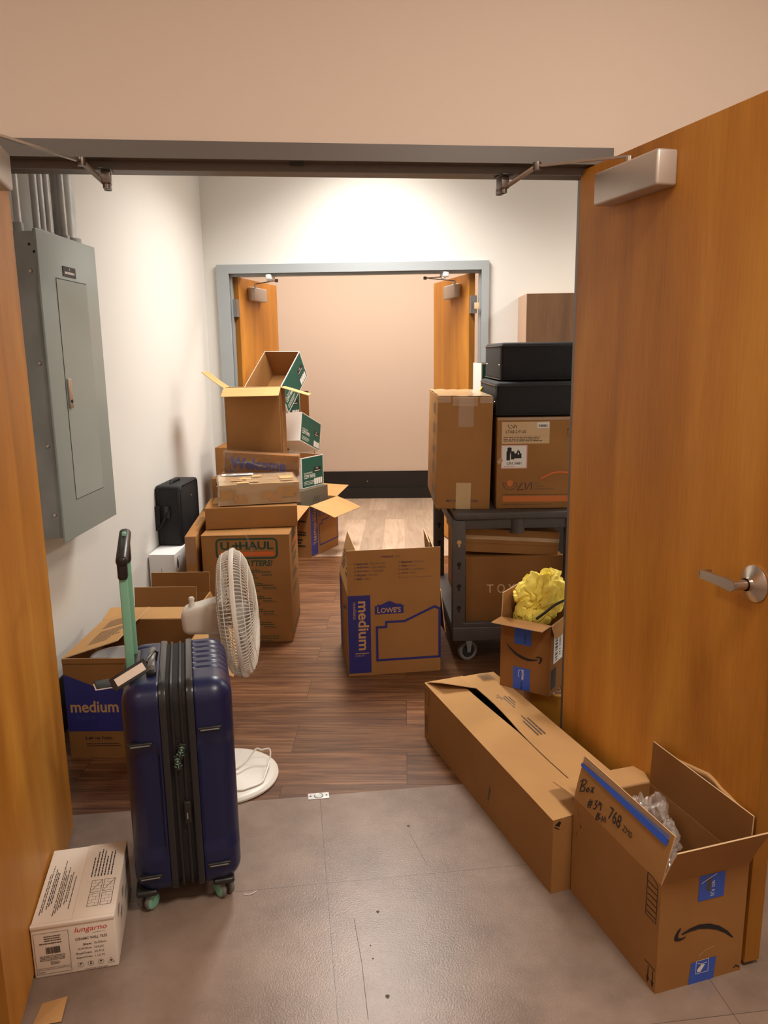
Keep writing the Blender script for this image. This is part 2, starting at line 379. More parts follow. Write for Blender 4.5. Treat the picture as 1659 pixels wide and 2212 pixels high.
def make_flap(side, w, d, h, ang, length, k='card', bend=0, inset=(0, 0), skew=0, deco=None, t=.0035, n=6, wob=0):
    """one flap hinged on the rim; ang 0 = closed, 90 = upright, 180 = folded out flat"""
    b = B(); Ls = side_len(side, w, d)
    (cx, cy), (ux, uy), (nx, ny) = SIDES[side]
    vo = []; vi = []; px, pz = 0., 0.
    for i in range(n+1):
        f = i/n; a = R(ang+bend*f)
        if i: px += -math.cos(a)*length/n; pz += math.sin(a)*length/n
        onx, onz = math.sin(a), math.cos(a)
        for e in (0, 1):
            u = (inset[0]*f+.001) if e == 0 else (Ls-.001-inset[1]*f)
            u += skew*f
            wz = wob*math.sin(f*5+e*2)
            x, y, z = cx*w/2+ux*u+nx*px, cy*d/2+uy*u+ny*px, h+pz+wz
            vo.append((x, y, z)); vi.append((x-nx*onx*t, y-ny*onx*t, z-onz*t))
    N = 2*(n+1); vs = vo+vi; fo = []; fe = []
    for i in range(n):
        a = 2*i; fo += [(a, a+1, a+3, a+2), (N+a+2, N+a+3, N+a+1, N+a)]; fe += [(a+2, N+a+2, N+a, a), (a+1, N+a+1, N+a+3, a+3)]
    fe += [(2*n, 2*n+1, N+2*n+1, N+2*n), (1, 0, N, N+1)]
    b.add(vs, fo, k, bend != 0); b.add(vs, fe, 'card_edge' if k.startswith('card') else k)
    if deco: deco(b, flap_frame(side, w, d, h, ang))
    return b
def carton(name, label, cat, loc, dims, rot=(0, 0, 0), k='card', open_top=False, flaps=(), deco=None, group=None, tape=None, ki=None):
    w, d, h = dims; b = B(); carton_body(b, w, d, h, k, open_top=open_top, ki=ki)
    if deco: deco(b, lambda s: frame(s, w, d, h), w, d, h)
    if not flaps and not tape:
        o = b.build(name); o.location = loc; o.rotation_euler = tuple(R(a) for a in rot); return tag(o, label, cat, group)
    t = thing(name, label, cat, loc, rot, group)
    b.build('box_body', t)
    for f in flaps: make_flap(f.pop('side'), w, d, h, f.pop('ang'), f.pop('length'), f.pop('k', k), **f).build('flap', t)
    if tape: tb = B(); tape(tb, lambda s: frame(s, w, d, h), w, d, h); tb.build('packing_tape', t)
    return t

# ------------------------------------------------------------------ room shell
XL = -1.43                      # left wall of the storage room
YF = 5.84                       # far wall, front face
YB = 8.31                       # wall of the hall beyond
NR = R(8.438)                   # the near wall stands at this angle to the room
NO = Vector((.561, 2.644, 0))   # near wall line at the right jamb
nu = Vector((math.cos(NR), math.sin(NR), 0)); nn = Vector((-math.sin(NR), math.cos(NR), 0))
def slabfloor(name, pts, k, z0=-.06, z1=0):
    b = B(); n = len(pts)
    vs = [(x, y, z1) for x, y in pts]+[(x, y, z0) for x, y in pts]
    b.add(vs, [tuple(range(n)), tuple(range(2*n-1, n-1, -1))]+[(i, i+n, (i+1) % n+n, (i+1) % n) for i in range(n)], k); return b
def nw(u, o=0): p = NO+nu*u+nn*o; return (p.x, p.y)
struct('floor_room', slabfloor('f', [nw(-2.2), nw(3.4), (3.6, YF), (XL-.3, YF)], 'floor_wood'))
fb = slabfloor('f', [(-3.2, -3.0), (3.2, -3.0), (3.2, 0), (-3.2, 0)], 'floor_tile')
def fl_(x, y, o=0): p = Vector((x, y, 0))-NO; return (p.dot(nu), p.dot(nn), o)
fb.ribbon(fl_, [(-.150, 1.900), (-.120, 1.74), (-.096, 1.565)], .0012, 'ink_soft', .0004); fb.ribbon(fl_, [(.005, 2.30), (.060, 2.13)], .0010, 'ink_soft', .0004)
for x, y, r_ in ((.003, 2.333, .0065), (-.085, 1.927, .0055), (-.092, 1.754, .003), (-.052, 1.633, .0065), (-.10, 1.80, .0025)): fb.dec(fl_, [(x+r_*(.8+.3*math.sin(i*2.3))*math.cos(i*PI/4), y+r_*math.sin(i*PI/4)) for i in range(8)], 'ink_soft', .0005)
o = struct('floor_hall', fb); o.location = (NO.x, NO.y, 0); o.rotation_euler = (0, 0, NR)
struct('floor_back_hall', slabfloor('f', [(-3.5, YF), (3.6, YF), (3.6, YB), (-3.5, YB)], 'floor_light'))
b = B(); b.box((XL-.12, 2.0, 0), (XL, YF+.1, Z_CEIL), 'wall_white'); struct('wall_left', b)
b = B(); b.box((3.3, 2.9, 0), (3.42, YF+.1, Z_CEIL), 'wall_white'); struct('wall_right', b)
OX0, OX1, OZ = -1.248, .563, 2.10      # far opening
b = B(); T = .12
def far_wall(b, y0, y1, k):
    b.box((XL-2.2, y0, 0), (OX0, y1, Z_CEIL), k); b.box((OX1, y0, 0), (3.6, y1, Z_CEIL), k); b.box((OX0, y0, OZ), (OX1, y1, Z_CEIL), k)
far_wall(b, YF+.02, YF+.08, 'wall_white'); far_wall(b, YF+.08, YF+.14, 'wall_beige'); struct('wall_far', b)
b = B(); b.box((-3.5, YB, 0), (3.6, YB+.1, Z_CEIL), 'wall_beige'); struct('wall_back_hall', b)
b = B(); b.box((-3.6, YF+.1, 0), (-3.5, YB, Z_CEIL), 'wall_beige'); struct('wall_back_hall_left', b)
b = B(); b.box((3.6, YF+.1, 0), (3.7, YB, Z_CEIL), 'wall_beige'); struct('wall_back_hall_right', b)
b = B(); b.box((-3.5, YB-.012, 0), (3.6, YB, .292), 'black_base'); b.box((-3.5, YB-.03, 0), (3.6, YB-.012, .115), 'black_base')
b.lathe([(0, 0), (.007, 0), (.006, .003), (0, .004)], 'steel', 12, Matrix.Translation((-.395, YB-.012, .185)) @ Matrix.Rotation(PI/2, 4, 'X'))
struct('baseboard_back_hall', b)
b = B(); b.box((XL, 2.35, 0), (XL+.008, YF, .235), 'black_base'); struct('baseboard_left', b)
b = B(); b.box((OX1+.05, YF+.012, 0), (3.3, YF+.02, .235), 'black_base'); b.box((XL, YF+.012, 0), (OX0-.08, YF+.02, .235), 'black_base'); struct('baseboard_far', b)
# near wall (beige towards the hall, white towards the room)
NU0, NU1, NZ = -1.79, .03, 2.085
b = B()
for y0, y1, k in ((-.055, .02, 'wall_beige'), (.02, .09, 'wall_white')):
    b.box((-3.4, y0, 0), (NU0-.005, y1, Z_CEIL), k); b.box((NU1+.005, y0, 0), (3.4, y1, Z_CEIL), k); b.box((NU0-.005, y0, NZ+.03), (NU1+.005, y1, Z_CEIL), k)
o = struct('wall_near', b); o.location = NO; o.rotation_euler = (0, 0, NR)
# hall side and back walls
hw = B(); hw.box((-3.3, -3.0, 0), (3.3, -2.9, Z_CEIL), 'wall_beige'); hw.box((-3.3, -3, 0), (-3.2, 0, Z_CEIL), 'wall_beige'); hw.box((3.2, -3, 0), (3.3, 0, Z_CEIL), 'wall_beige')
o = struct('wall_hall', hw); o.location = NO; o.rotation_euler = (0, 0, NR)
b = B(); b.box((-4, -1.5, Z_CEIL), (4.2, YB+.1, Z_CEIL+.1), 'ceiling'); struct('ceiling', b)
for x, y, sx, sy, lab in ((-.20, 4.85, .30, .60, 'ceiling panel lamp over the middle of the storage room'), (2.60, 4.6, .30, .60, 'ceiling panel lamp by the right wall of the storage room'),
                 (.95, .80, .30, .30, 'square ceiling panel lamp in the near hall on the right'), (-1.3, .45, .30, .30, 'square ceiling panel lamp in the near hall on the left'), (-.3, 6.95, 1.25, .20, 'long ceiling lamp in the hall beyond the far doorway')):
    t = thing('ceiling_light', lab, 'ceiling lamp', (x, y, Z_CEIL-.03)); b = B()
    for s_ in (-1, 1): b.box((s_*sx-.012, -sy-.01, 0), (s_*sx+.012, sy+.01, .03), 'white_pl'); b.box((-sx-.01, s_*sy-.012, 0), (sx+.01, s_*sy+.012, .03), 'white_pl')
    b.build('lamp_frame', t); b = B(); b.box((-sx+.01, -sy+.01, .015), (sx-.01, sy-.01, .028), 'lens'); b.build('diffuser', t)

# near door frame: header with trim, rebate and stop, jambs
tr = structroot('trim_1', NO, NR); b = B(); k = 'frame_brown'
b.box((NU0-.05, -.065, NZ), (NU1+.05, .1, NZ+.048), k); b.box((NU0, -.02, NZ-.024), (NU1, .045, NZ), k)
b.box((-.885, -.072+.007, NZ-.0005), (-.865, -.06, NZ+.0), 'seam')
b.build('header', tr)
for u0, u1, s0, s1 in ((NU0-.05, NU0, NU0, NU0+.016), (NU1, NU1+.05, NU1-.016, NU1)):
    b = B(); b.box((u0, -.065, 0), (u1, .1, NZ), k); b.box((s0, -.02, 0), (s1, .045, NZ-.02), k); b.build('jamb', tr)
b = B(); b.box((-.905, -.045, NZ-.0065), (-.865, -.03, NZ-.0005), 'black_pl'); b.build('latch_strike', tr)
# far door frame
tr = structroot('trim_2'); k = 'frame_gray'; fo0, fo1 = OX0-.087, OX1+.052
b = B(); b.box((fo0, YF-.01, OZ), (fo1, YF+.15, OZ+.062), k); b.box((OX0, YF+.03, OZ-.018), (OX1, YF+.09, OZ), k); b.build('header', tr)
for x0, x1, s0, s1 in ((fo0, OX0, OX0, OX0+.014), (OX1, fo1, OX1-.014, OX1)):
    b = B(); b.box((x0, YF-.01, 0), (x1, YF+.15, OZ), k); b.box((s0, YF+.03, 0), (s1, YF+.09, OZ-.018), k); b.build('jamb', tr)

# ------------------------------------------------------------------ doors
def closer(door, s, x0, x1, z0, z1, proj, face=0):
    """closer body on the door face; local x along the leaf from the hinge, face side s (-1/+1 in local y)"""
    b = B(); y = s*proj
    b.box((x0, min(0, y), z0), (x1, max(0, y), z1), 'alu', bev=.008); return b.build('door_closer', door)
def lever(door, x, z, s, L=.113, sgn=-1):
    b = B(); mx = Matrix.Translation((x, 0, z)) @ Matrix.Rotation(-s*PI/2, 4, 'X')
    b.lathe([(0, 0), (.043, 0), (.044, .005), (.040, .008), (.016, .018), (.0155, .028)], 'steel', 40, mx)
    b.tube([(x, s*.02, z), (x, s*.066, z)], [.0125, .0115], 'steel', 16)
    y0, y1 = s*.060, s*.069
    pts = []
    P = [(0, .013), (-.02, .014), (-.06, .012), (-L+.004, .0105), (-L, .009), (-L, -.009), (-L+.004, -.0105), (-.06, -.010), (-.02, -.012), (0, -.013), (.011, -.006), (.011, .006)]
    vs = [(x+sgn*-px, y0, z+pz) for px, pz in P]+[(x+sgn*-px, y1, z+pz) for px, pz in P]; n = len(P)
    b.add(vs, [tuple(range(n)), tuple(range(2*n-1, n-1, -1))]+[(i, i+n, (i+1) % n+n, (i+1) % n) for i in range(n)], 'steel')
    xe = x+sgn*L
    b.box((min(xe, xe-sgn*.004), min(s*.035, y1), z-.009), (max(xe, xe-sgn*.004), max(s*.035, y1), z+.009), 'steel')
    return b.build('lever_handle', door)
def door_leaf(name, hinge, direction, L, top, s, far=False, bottom=.012, th=.044):
    """root at the visible face's hinge corner; local +x runs along the leaf; visible face is local y=0, outward normal s*y"""
    a = math.atan2(direction[1], direction[0]); r = structroot(name, (hinge[0], hinge[1], 0), a)
    b = B(); y0, y1 = (0, -s*th); b.box((0, min(y0, y1), bottom), (L, max(y0, y1), top), 'door')
    b.add([(L+.0006, y0, bottom), (L+.0006, y1, bottom), (L+.0006, y1, top), (L+.0006, y0, top)], [(0, 1, 2, 3)], 'door_edge')
    b.add([(-.0006, y0, bottom), (-.0006, y1, bottom), (-.0006, y1, top), (-.0006, y0, top)], [(0, 1, 2, 3)], 'door_edge')
    b.build('door_leaf', r); return r, a
def to_local(root, a, p):
    v = Vector(p)-Vector((root.location.x, root.location.y, 0)); c, s_ = math.cos(a), math.sin(a)
    return (v.x*c+v.y*s_, -v.x*s_+v.y*c, v.z)
def arm(door, a, pin, elbow, shoe, r=.006, k='arm', white=False):
    P0, P1, P2 = (to_local(door, a, p) for p in (pin, elbow, shoe)); b = B()
    def bar(p, q, wd=.017, t=.006):
        p, q = Vector(p), Vector(q); d = (q-p).normalized(); sd = d.cross(Vector((0, 0, 1))).normalized()*wd/2; u_ = sd.cross(d).normalized()*t/2
        vs = [tuple(x+i*sd+j*u_) for x in (p, q) for i, j in ((-1, -1), (1, -1), (1, 1), (-1, 1))]
        b.add(vs, [(0, 1, 2, 3), (7, 6, 5, 4), (0, 4, 5, 1), (1, 5, 6, 2), (2, 6, 7, 3), (3, 7, 4, 0)], 'steel' if not white else k)
    bar(P0, P1, .012 if not white else .013); b.tube([P0, tuple(Vector(P0)-Vector((0, 0, .03)))], .009, 'steel', 12)
    b.lathe([(0, -.012), (.012, -.012), (.013, 0), (.012, .010), (0, .012)], k, 20, Matrix.Translation(P1))
    bar(P1, P2, .02 if not white else .014)
    o = b.build('closer_arm', door)
    s_ = B(); x, y, z = P2
    kk = 'white_pl' if white else k
    s_.tube([(x-.016, y, z-.012), (x-.016, y, z+.006)], .011, kk, 14); s_.tube([(x+.016, y, z-.012), (x+.016, y, z+.006)], .011, kk, 14)
    s_.box((x-.02, y-.011, z-.012), (x+.02, y+.011, z+.004), kk, bev=.003)
    if white: s_.box((x-.050, y-.03, z-.004), (x+.050, y+.012, z+.036), kk, bev=.010)
    s_.box((x-.012, y-.013, z), (x+.03, y+.013, z+.038), kk, bev=.003); s_.box((x-.02, y-.018, z+.034), (x+.05, y+.018, z+.040), 'black_pl' if not white else kk, bev=.002)
    s_.build('arm_bracket', o)
    return o
# right hand near door, opened towards the camera
dR, aR = door_leaf('door_1', (.561, 2.640), (.2986, -.9543), .948, 2.078, -1)
closer(dR, -1, .190, .495, 1.940, 2.030, .063)
lever(dR, .880, .985, -1)
def wpt(u, o, z): p = NO+nu*u+nn*o; return (p.x, p.y, z)
pr_ = Vector((.561, 2.640, 0))+Vector((.2986, -.9543, 0))*.325+Vector((-.9543, -.2986, 0))*.035
arm(dR, aR, (pr_.x, pr_.y, 2.048), (.406, 2.525, 2.072), wpt(-.255, -.005, 2.02))
# left hand near door
dL, aL = door_leaf('door_2', (-1.1035, 2.316), (.2487, -.9686), .885, 2.068, 1)
closer(dL, 1, .26, .56, 1.94, 2.03, .063)
pl_ = Vector((-1.1035, 2.316, 0))+Vector((.2487, -.9686, 0))*.40+Vector((.9686, .2487, 0))*.035
arm(dL, aL, (pl_.x, pl_.y, 2.048), (-.906, 2.355, 2.072), wpt(-1.440, -.005, 2.022))
# far doors, opened away into the hall beyond
f1, a1 = door_leaf('door_3', (-1.197, YF+.07), (.195, .977), .80, 2.082, -1, True)
f2, a2 = door_leaf('door_4', (.482, YF+.07), (-.262, .965), .86, 2.082, 1, True)
for r_, aa, sg in ((f1, a1, -1), (f2, a2, 1)):
    closer(r_, sg, .17, .44, 1.925, 2.025, .055)
    b = B(); b.box((-.045, min(-sg*.044, 0)+.001, 1.80), (.0, max(-sg*.044, 0)-.001, 1.925), 'hinge'); b.tube([(-.043, 0, 1.80), (-.043, 0, 1.925)], .007, 'hinge', 10)
    b.build('hinge', r_)
    b = B(); b.box((-.045, min(-sg*.044, 0)+.001, .95), (.0, max(-sg*.044, 0)-.001, 1.075), 'hinge'); b.build('hinge', r_)
arm(f1, a1, (-1.10, 6.07, 2.045), (-.930, 6.00, 2.062), (-.965, YF+.045, 2.058), k='arm', white=True)
arm(f2, a2, (.385, 6.07, 2.045), (.165, 6.00, 2.062), (.292, YF+.045, 2.058), k='arm', white=True)
b = B(); b.box((-.018, -.002, -.022), (.018, .002, .022), 'card_edge', bev=.0015); o = b.build('masking_tape_piece'); o.location = (.53, YF-.013, 1.85); tag(o, 'small cream tape piece stuck on the right jamb of the far doorway', 'tape')

# ------------------------------------------------------------------ floor strike plate and litter
t = Matrix.Translation((-.3125, 2.510, 0)) @ Matrix.Rotation(R(9), 4, 'Z'); b = B()
b.box((-.037, -.0185, 0), (.037, .0185, .0025), 'white_pl', t, bev=.0008)
b.lathe([(.012, .0025), (.016, .004), (.017, .0025)], 'galv', 24, t)
b.lathe([(0, .0030), (.009, .0030)], 'galv', 24, t)
for x in (-.028, .028): b.lathe([(0, .003), (.0035, .003)], 'seam', 12, t @ Matrix.Translation((x, 0, 0)))
tag(b.build('floor_strike_plate'), 'small silver bolt plate set in the floor where wood meets gray tile', 'plate')
b = B(); pts = [(-.035, -.03, .002), (.03, -.036, .004), (.038, .03, .012), (-.02, .034, .003)]
b.slab(pts, .001, 'card_light'); b.poly([(-.02, -.018, .0036), (.012, -.02, .005), (.018, .012, .0085), (-.012, .012, .004)], 'green_pale')
o = b.build('paper_scrap'); o.location = (-.855, 1.575, 0); o.rotation_euler = (0, 0, .3); tag(o, 'crumpled cream and green paper scrap on the floor under the left door', 'paper')
b = B(); b.tube([(-.02, -.004, .002), (-.005, -.006, .002), (.008, 0, .003), (.015, .01, .002)], .0012, 'white_pl', 6)
o = b.build('plastic_curl'); o.location = (-.455, 2.0, 0); tag(o, 'tiny white plastic curl on the gray floor right of the suitcase', 'litter')

# ------------------------------------------------------------------ electrical panel with conduits
t = thing('electrical_panel', 'tall gray-green electrical panel mounted on the left wall', 'electrical panel', (XL+.003, 3.1, .85))
b = B(); b.box((0, -.245, 0.01), (.148, .245, 1.115), 'galv_dull', bev=.002); b.build('panel_box', t)
b = B(); b.box((.148, -.265, -.003), (.156, .268, 1.122), 'panel', bev=.002)
fr = lambda u, v, o=0: (.156+o, -.265+u, v)
b.ribbon(fr, [(.128, .140), (.408, .140), (.408, .965), (.128, .965)], .003, 'seam', closed=True, off=.0005)
b.build('cover', t)
b = B(); b.box((.1564, -.135, .141), (.1578, .141, .963), 'panel'); d_ = b.build('panel_door', t)
b = B(); b.box((.1578, -.128, .49), (.166, -.102, .60), 'steel', bev=.002); b.tube([(.165, -.115, .515), (.169, -.115, .515)], .006, 'black_pl', 12); b.build('latch', d_)
b = B(); b.box((.156, -.07, .978), (.1585, .045, 1.015), 'black_base'); fr2 = lambda u, v, o=0: (.1587+o, -.07+u, .978+v)
b.lines(fr2, .012, .008, .10, .020, 1, 'white_paper', fill=.7, ragged=.05); b.rect(fr2, .055, .025, .060, .031, 'white_paper'); b.build('name_plate', t)
for z in (.10, .36, .66, .98):
    b = B(); b.lathe([(0, .005), (.006, .004), (.009, 0)], 'steel', 16, Matrix.Translation((.115, -.245, z)) @ Matrix.Rotation(PI/2, 4, 'X')); b.build('bolt', t)
b = B()
for x, z in ((.12, 1.07), (.135, 1.045)): b.lathe([(0, .001), (.005, .001)], 'seam', 12, Matrix.Translation((x, -.245, z)) @ Matrix.Rotation(PI/2, 4, 'X'))
b.build('screw_hole', t)
for i, (y, x, r_) in enumerate(((2.90, .07, .012), (2.945, .05, .012), (3.05, .07, .013), (3.10, .07, .013), (3.155, .07, .013), (3.22, .10, .013), (3.315, .068, .045))):
    z0 = 1.965; b = B(); b.tube([(XL+x, y, z0), (XL+x, y, Z_CEIL)], r_, 'galv', 20)
    b.tube([(XL+x, y, z0), (XL+x, y, z0+.035)], r_*1.18+.003, 'galv_dull', 20)
    labs = ['thin steel conduit nearest the camera above the panel', 'second thin steel conduit above the panel, in front of a gap', 'third steel conduit above the panel, first of a tight group of four', 'fourth steel conduit above the panel, second of a tight group of four',
            'fifth steel conduit above the panel, third of a tight group of four', 'sixth steel conduit above the panel, beside the fat one', 'fat steel conduit rising from the far end of the panel']
    tag(b.build('conduit'), labs[i], 'pipe', 'steel conduits above the electrical panel')

# ------------------------------------------------------------------ print decorations
SM_LOW = [(0, .375), (.10, .25), (.25, .13), (.42, .05), (.6, .02), (.75, .045), (.885, .10), (.87, .122), (.75, .10), (.6, .093), (.45, .125), (.3, .18), (.15, .27), (.02, .38)]
SM_ARR = [(.80, .155), (.83, .185), (.90, .205), (.97, .195), (1.0, .16), (.99, .10), (.95, .03), (.905, -.005), (.895, .02), (.925, .08), (.935, .13), (.925, .155), (.87, .165)]
def smile(b, fr, cx, cy, wd, flip=False, k='ink'):
    for P in (SM_LOW, SM_ARR):
        q = [((x-.5)*wd, (y-.19)*wd) for x, y in P]
        if flip: q = [(-x, -y) for x, y in q]
        b.dec(fr, [(cx+x, cy+y) for x, y in q], k, .0008)
def lowes_face(b, fr, W, Hh):
    K = 'navy_ink'; g = lambda u, v: (u*W, v*Hh)
    b.rect(fr, .004*W, .03*Hh, .245*W, .985*Hh, K)
    b.text('medium', fr, .112*W, .915*Hh, .60*Hh, .115*W, 'card_light', bold=.02, rot=-90)
    b.text('mediana', fr, .06*W, .905*Hh, .205*Hh, .036*W, 'card_light', rot=-90)
    b.text('3 CU FT', fr, .075*W, .235*Hh, .10*W, .022*Hh, 'card_light'); b.lines(fr, .075*W, .265*Hh, .22*W, .285*Hh, 1, 'card_light', fill=.5, ragged=0)
    b.ribbon(fr, [g(*p) for p in ((.31, .177), (.31, .585), (.41, .585), (.41, .645), (.61, .645), (.935, .805), (.99, .775), (.99, .177))], .026*W, K, closed=True)
    b.dec(fr, [g(*p) for p in ((.29, .745), (.60, .745), (.60, .845), (.575, .85), (.575, .86), (.53, .862), (.445, .905), (.36, .862), (.315, .862), (.315, .85), (.29, .845))], K)
    b.text("L", fr, .318*W, .76*Hh, .030*W, .075*Hh, 'card_light', bold=.015); b.text("OWE'S", fr, .355*W, .76*Hh, .215*W, .062*Hh, 'card_light', bold=.02)
def lowes_flap(b, fr, W, L):
    K = 'ink_purple'; h = .030*L/.2*.2
    def row(x, y, a, c):
        n = 12; b.ribbon(fr, [(x*W+.0035*math.cos(2*PI*i/n), y*L+.003+.0035*math.sin(2*PI*i/n)) for i in range(n)], .0012, K, closed=True)
        hh = .011; va, _, asp = text_geo(a, .02, 0); wa = hh*asp*.92
        b.text(a, fr, x*W+.009, y*L-.002, wa, hh, K, bold=.02)
        if c: b.text('/ '+c, fr, x*W+.009+wa+.004, y*L-.002, None, hh*.95, 'ink_soft')
    row(.36, .82, 'FRAGILE', 'Fragil')
    for i, (a, c) in enumerate((('Bedroom', 'Dormitorio'), ('Family Room', 'Sala familiar'), ('Dining Room', 'Comedor'), ('Kitchen', 'Cocina'), ('Bath', 'Bano'))): row(.09, .68-i*.085, a, c)
    for i, (a, c) in enumerate((('Basement', 'Sotano'), ('Attic', 'Atico'), ('Laundry', 'Lavanderia'), ('Garage', 'Garaje'))): row(.56, .68-i*.085, a, c)
    n = 12; b.ribbon(fr, [(.56*W+.0035*math.cos(2*PI*i/n), .34*L+.003+.0035*math.sin(2*PI*i/n)) for i in range(n)], .0012, K, closed=True)
    b.rect(fr, .58*W, .34*L-.001, .92*W, .34*L, K)

# ------------------------------------------------------------------ white tile carton
def deco(b, f, w, d, h):
    F, Rr, T_ = f('F'), f('R'), f('T'); K = 'ink_soft'
    b.ribbon(F, [(.006, .026), (.088, .026), (.088, .126), (.006, .126)], .0008, K, closed=True)
    b.lines(F, .03, .100, .07, .118, 3, K, ragged=.1, seed=3); b.lines(F, .018, .092, .075, .099, 1, K, seed=8)
    b.bars(F, .032, .066, .066, .085, 'ink', 4); b.lines(F, .016, .046, .08, .062, 4, K, ragged=.1, seed=5); b.lines(F, .04, .034, .066, .044, 3, K, seed=6)
    b.ribbon(F, [(.006, .010), (.088, .010), (.088, .022), (.006, .022)], .0008, K, closed=True); b.text('Color:', F, .009, .0135, None, .005, K)
    b.text('lungarno', F, .103, .110, .078, .019, 'red_ink', shear=.25); b.lines(F, .145, .107, .178, .109, 1, K, seed=1)
    b.text('CERAMIC WALL TILES', F, .103, .091, .076, .0075, K, bold=.01)
    for i, (p, q) in enumerate((('Size:', '75x300mm'), ('G.W/Kgs:', '14 KGS'), ('Pcs/Crtn:', '50 PCS'), ('Sqm/Crtn:', '1.13 M'))):
        y = .075-i*.0125; b.text(p, F, .142-.0044*len(p), y, .0042*len(p), .006, K, bold=.02); b.text(q, F, .146, y, .0038*len(q), .006, K)
    for i in range(3):
        cx = .110+i*.0245; n = 20
        b.ribbon(F, [(cx+.0068*math.cos(2*PI*j/n), .021+.0068*math.sin(2*PI*j/n)) for j in range(n)], .0008, K, closed=True)
    b.dec(F, [(.1065, .022), (.1135, .022), (.112, .0245), (.108, .0245)], 'ink'); b.rect(F, .1097, .017, .1103, .022, 'ink')
    b.dec(F, [(.131, .018), (.138, .018), (.1345, .022)], 'ink'); b.dec(F, [(.1345, .0215), (.137, .024), (.1345, .026), (.132, .024)], 'ink')
    b.dec(F, [(.156, .025), (.162, .025), (.1605, .021), (.1575, .021)], 'ink'); b.rect(F, .1586, .0165, .1594, .021, 'ink')
    b.ribbon(F, [(.1755, .014), (.1915, .014), (.1835, .029)], .0008, K, closed=True); b.dec(F, [(.181, .017), (.186, .017), (.186, .023), (.181, .023)], K)
    b.text('MADE IN VIETNAM', F, .12, .0035, .055, .004, K)
    # lid: two panels meeting along a seam, printed text running lengthways
    b.rect(T_, .0985, .0, .1005, d, 'ink_soft')
    V = lambda u, v, o: T_(u, v, o)
    for i, (x, y0, y1, n) in enumerate(((.012, .04, .26, 2), (.025, .06, .25, 3), (.045, .03, .27, 4), (.066, .07, .22, 2), (.08, .05, .2, 1))):
        for j in range(n): b.lines(lambda a, c, o: T_(c, a, o), y0+.01*j, x+j*.0045, y1-.012*j, x+j*.0045+.004, 1, 'ink_soft' if i != 1 else 'ink', fill=.55, ragged=.3, seed=i*9+j)
    for j in range(7): b.lines(lambda a, c, o: T_(c, a, o), .165, .120+j*.0085, .29, .120+j*.0085+.006, 1, 'ink_soft', fill=.55, ragged=.35, seed=70+j)
    for (x, y) in ((.128, .045), (.128, .100), (.160, .045), (.160, .100)):
        b.ribbon(T_, [(x, y), (x+.027, y), (x+.027, y+.048), (x, y+.048)], .0011, 'ink', closed=True)
        for j in range(1, 4): b.rect(T_, x, y+.048*j/4-.0003, x+.027, y+.048*j/4+.0003, 'ink_soft')
        for j in range(4): b.rect(T_, x+(.009 if j % 2 else .018)-.0003, y+.012*j, x+(.009 if j % 2 else .018)+.0003, y+.012*j+.012, 'ink_soft')
    b.ribbon(T_, [(.128, .10), (.155, .148)], .001, 'ink'); b.ribbon(T_, [(.160, .10), (.187, .148)], .001, 'ink')
    for (x, z) in ((.05, .1), (.09, .06), (.14, .09), (.19, .05), (.24, .09)): b.lines(Rr, x, z, x+.04, z+.025, 3, 'ink_soft', seed=int(x*1e3))
def tp(b, f, w, d, h):
    F = f('F')     # folded lip along the top front edge
    b.box((-w/2, -d/2-.003, h-.010), (w/2, -d/2+.01, h+.0025), 'white_card', bev=.0022)
    b.box((-w/2-.001, -d/2-.001, 0), (-w/2+.01, -d/2+.006, .006), 'white_card', bev=.002)
t = thing('tile_carton', 'white printed ceramic tile carton on the gray floor beside the suitcase', 'box', (-.877, 1.857, 0), (0, 0, 13.5))
b = B(); carton_body(b, .201, .317, .147, 'white_card'); deco(b, lambda s: frame(s, .201, .317, .147), .201, .317, .147); b.build('box_body', t)
b = B(); b.box((-.1005, -.1615, .139), (.1005, -.150, .1495), 'white_card', bev=.0022); b.build('folded_lip', t)
b = B(); b.box((-.003, -.152, .1472), (.1, .156, .1492), 'white_card', bev=.0008)
fT = lambda u, v, o=0: (-.1005+u, -.1585+v, .1492+o)
for (x, y) in ((.128, .045), (.128, .100), (.160, .045), (.160, .100)):
    b.ribbon(fT, [(x, y), (x+.027, y), (x+.027, y+.048), (x, y+.048)], .0011, 'ink', closed=True)
    for j in range(1, 4): b.rect(fT, x, y+.048*j/4-.0003, x+.027, y+.048*j/4+.0003, 'ink_soft')
    for j in range(4): b.rect(fT, x+(.009 if j % 2 else .018)-.0003, y+.012*j, x+(.009 if j % 2 else .018)+.0003, y+.012*j+.012, 'ink_soft')
b.ribbon(fT, [(.128, .10), (.155, .148)], .001, 'ink'); b.ribbon(fT, [(.160, .10), (.187, .148)], .001, 'ink')
for j in range(7): b.lines(lambda a, c, o: fT(c, a, o), .165, .120+j*.0085, .29, .120+j*.0085+.006, 1, 'ink', fill=.5, ragged=.35, seed=70+j)
b.build('lid_flap', t)

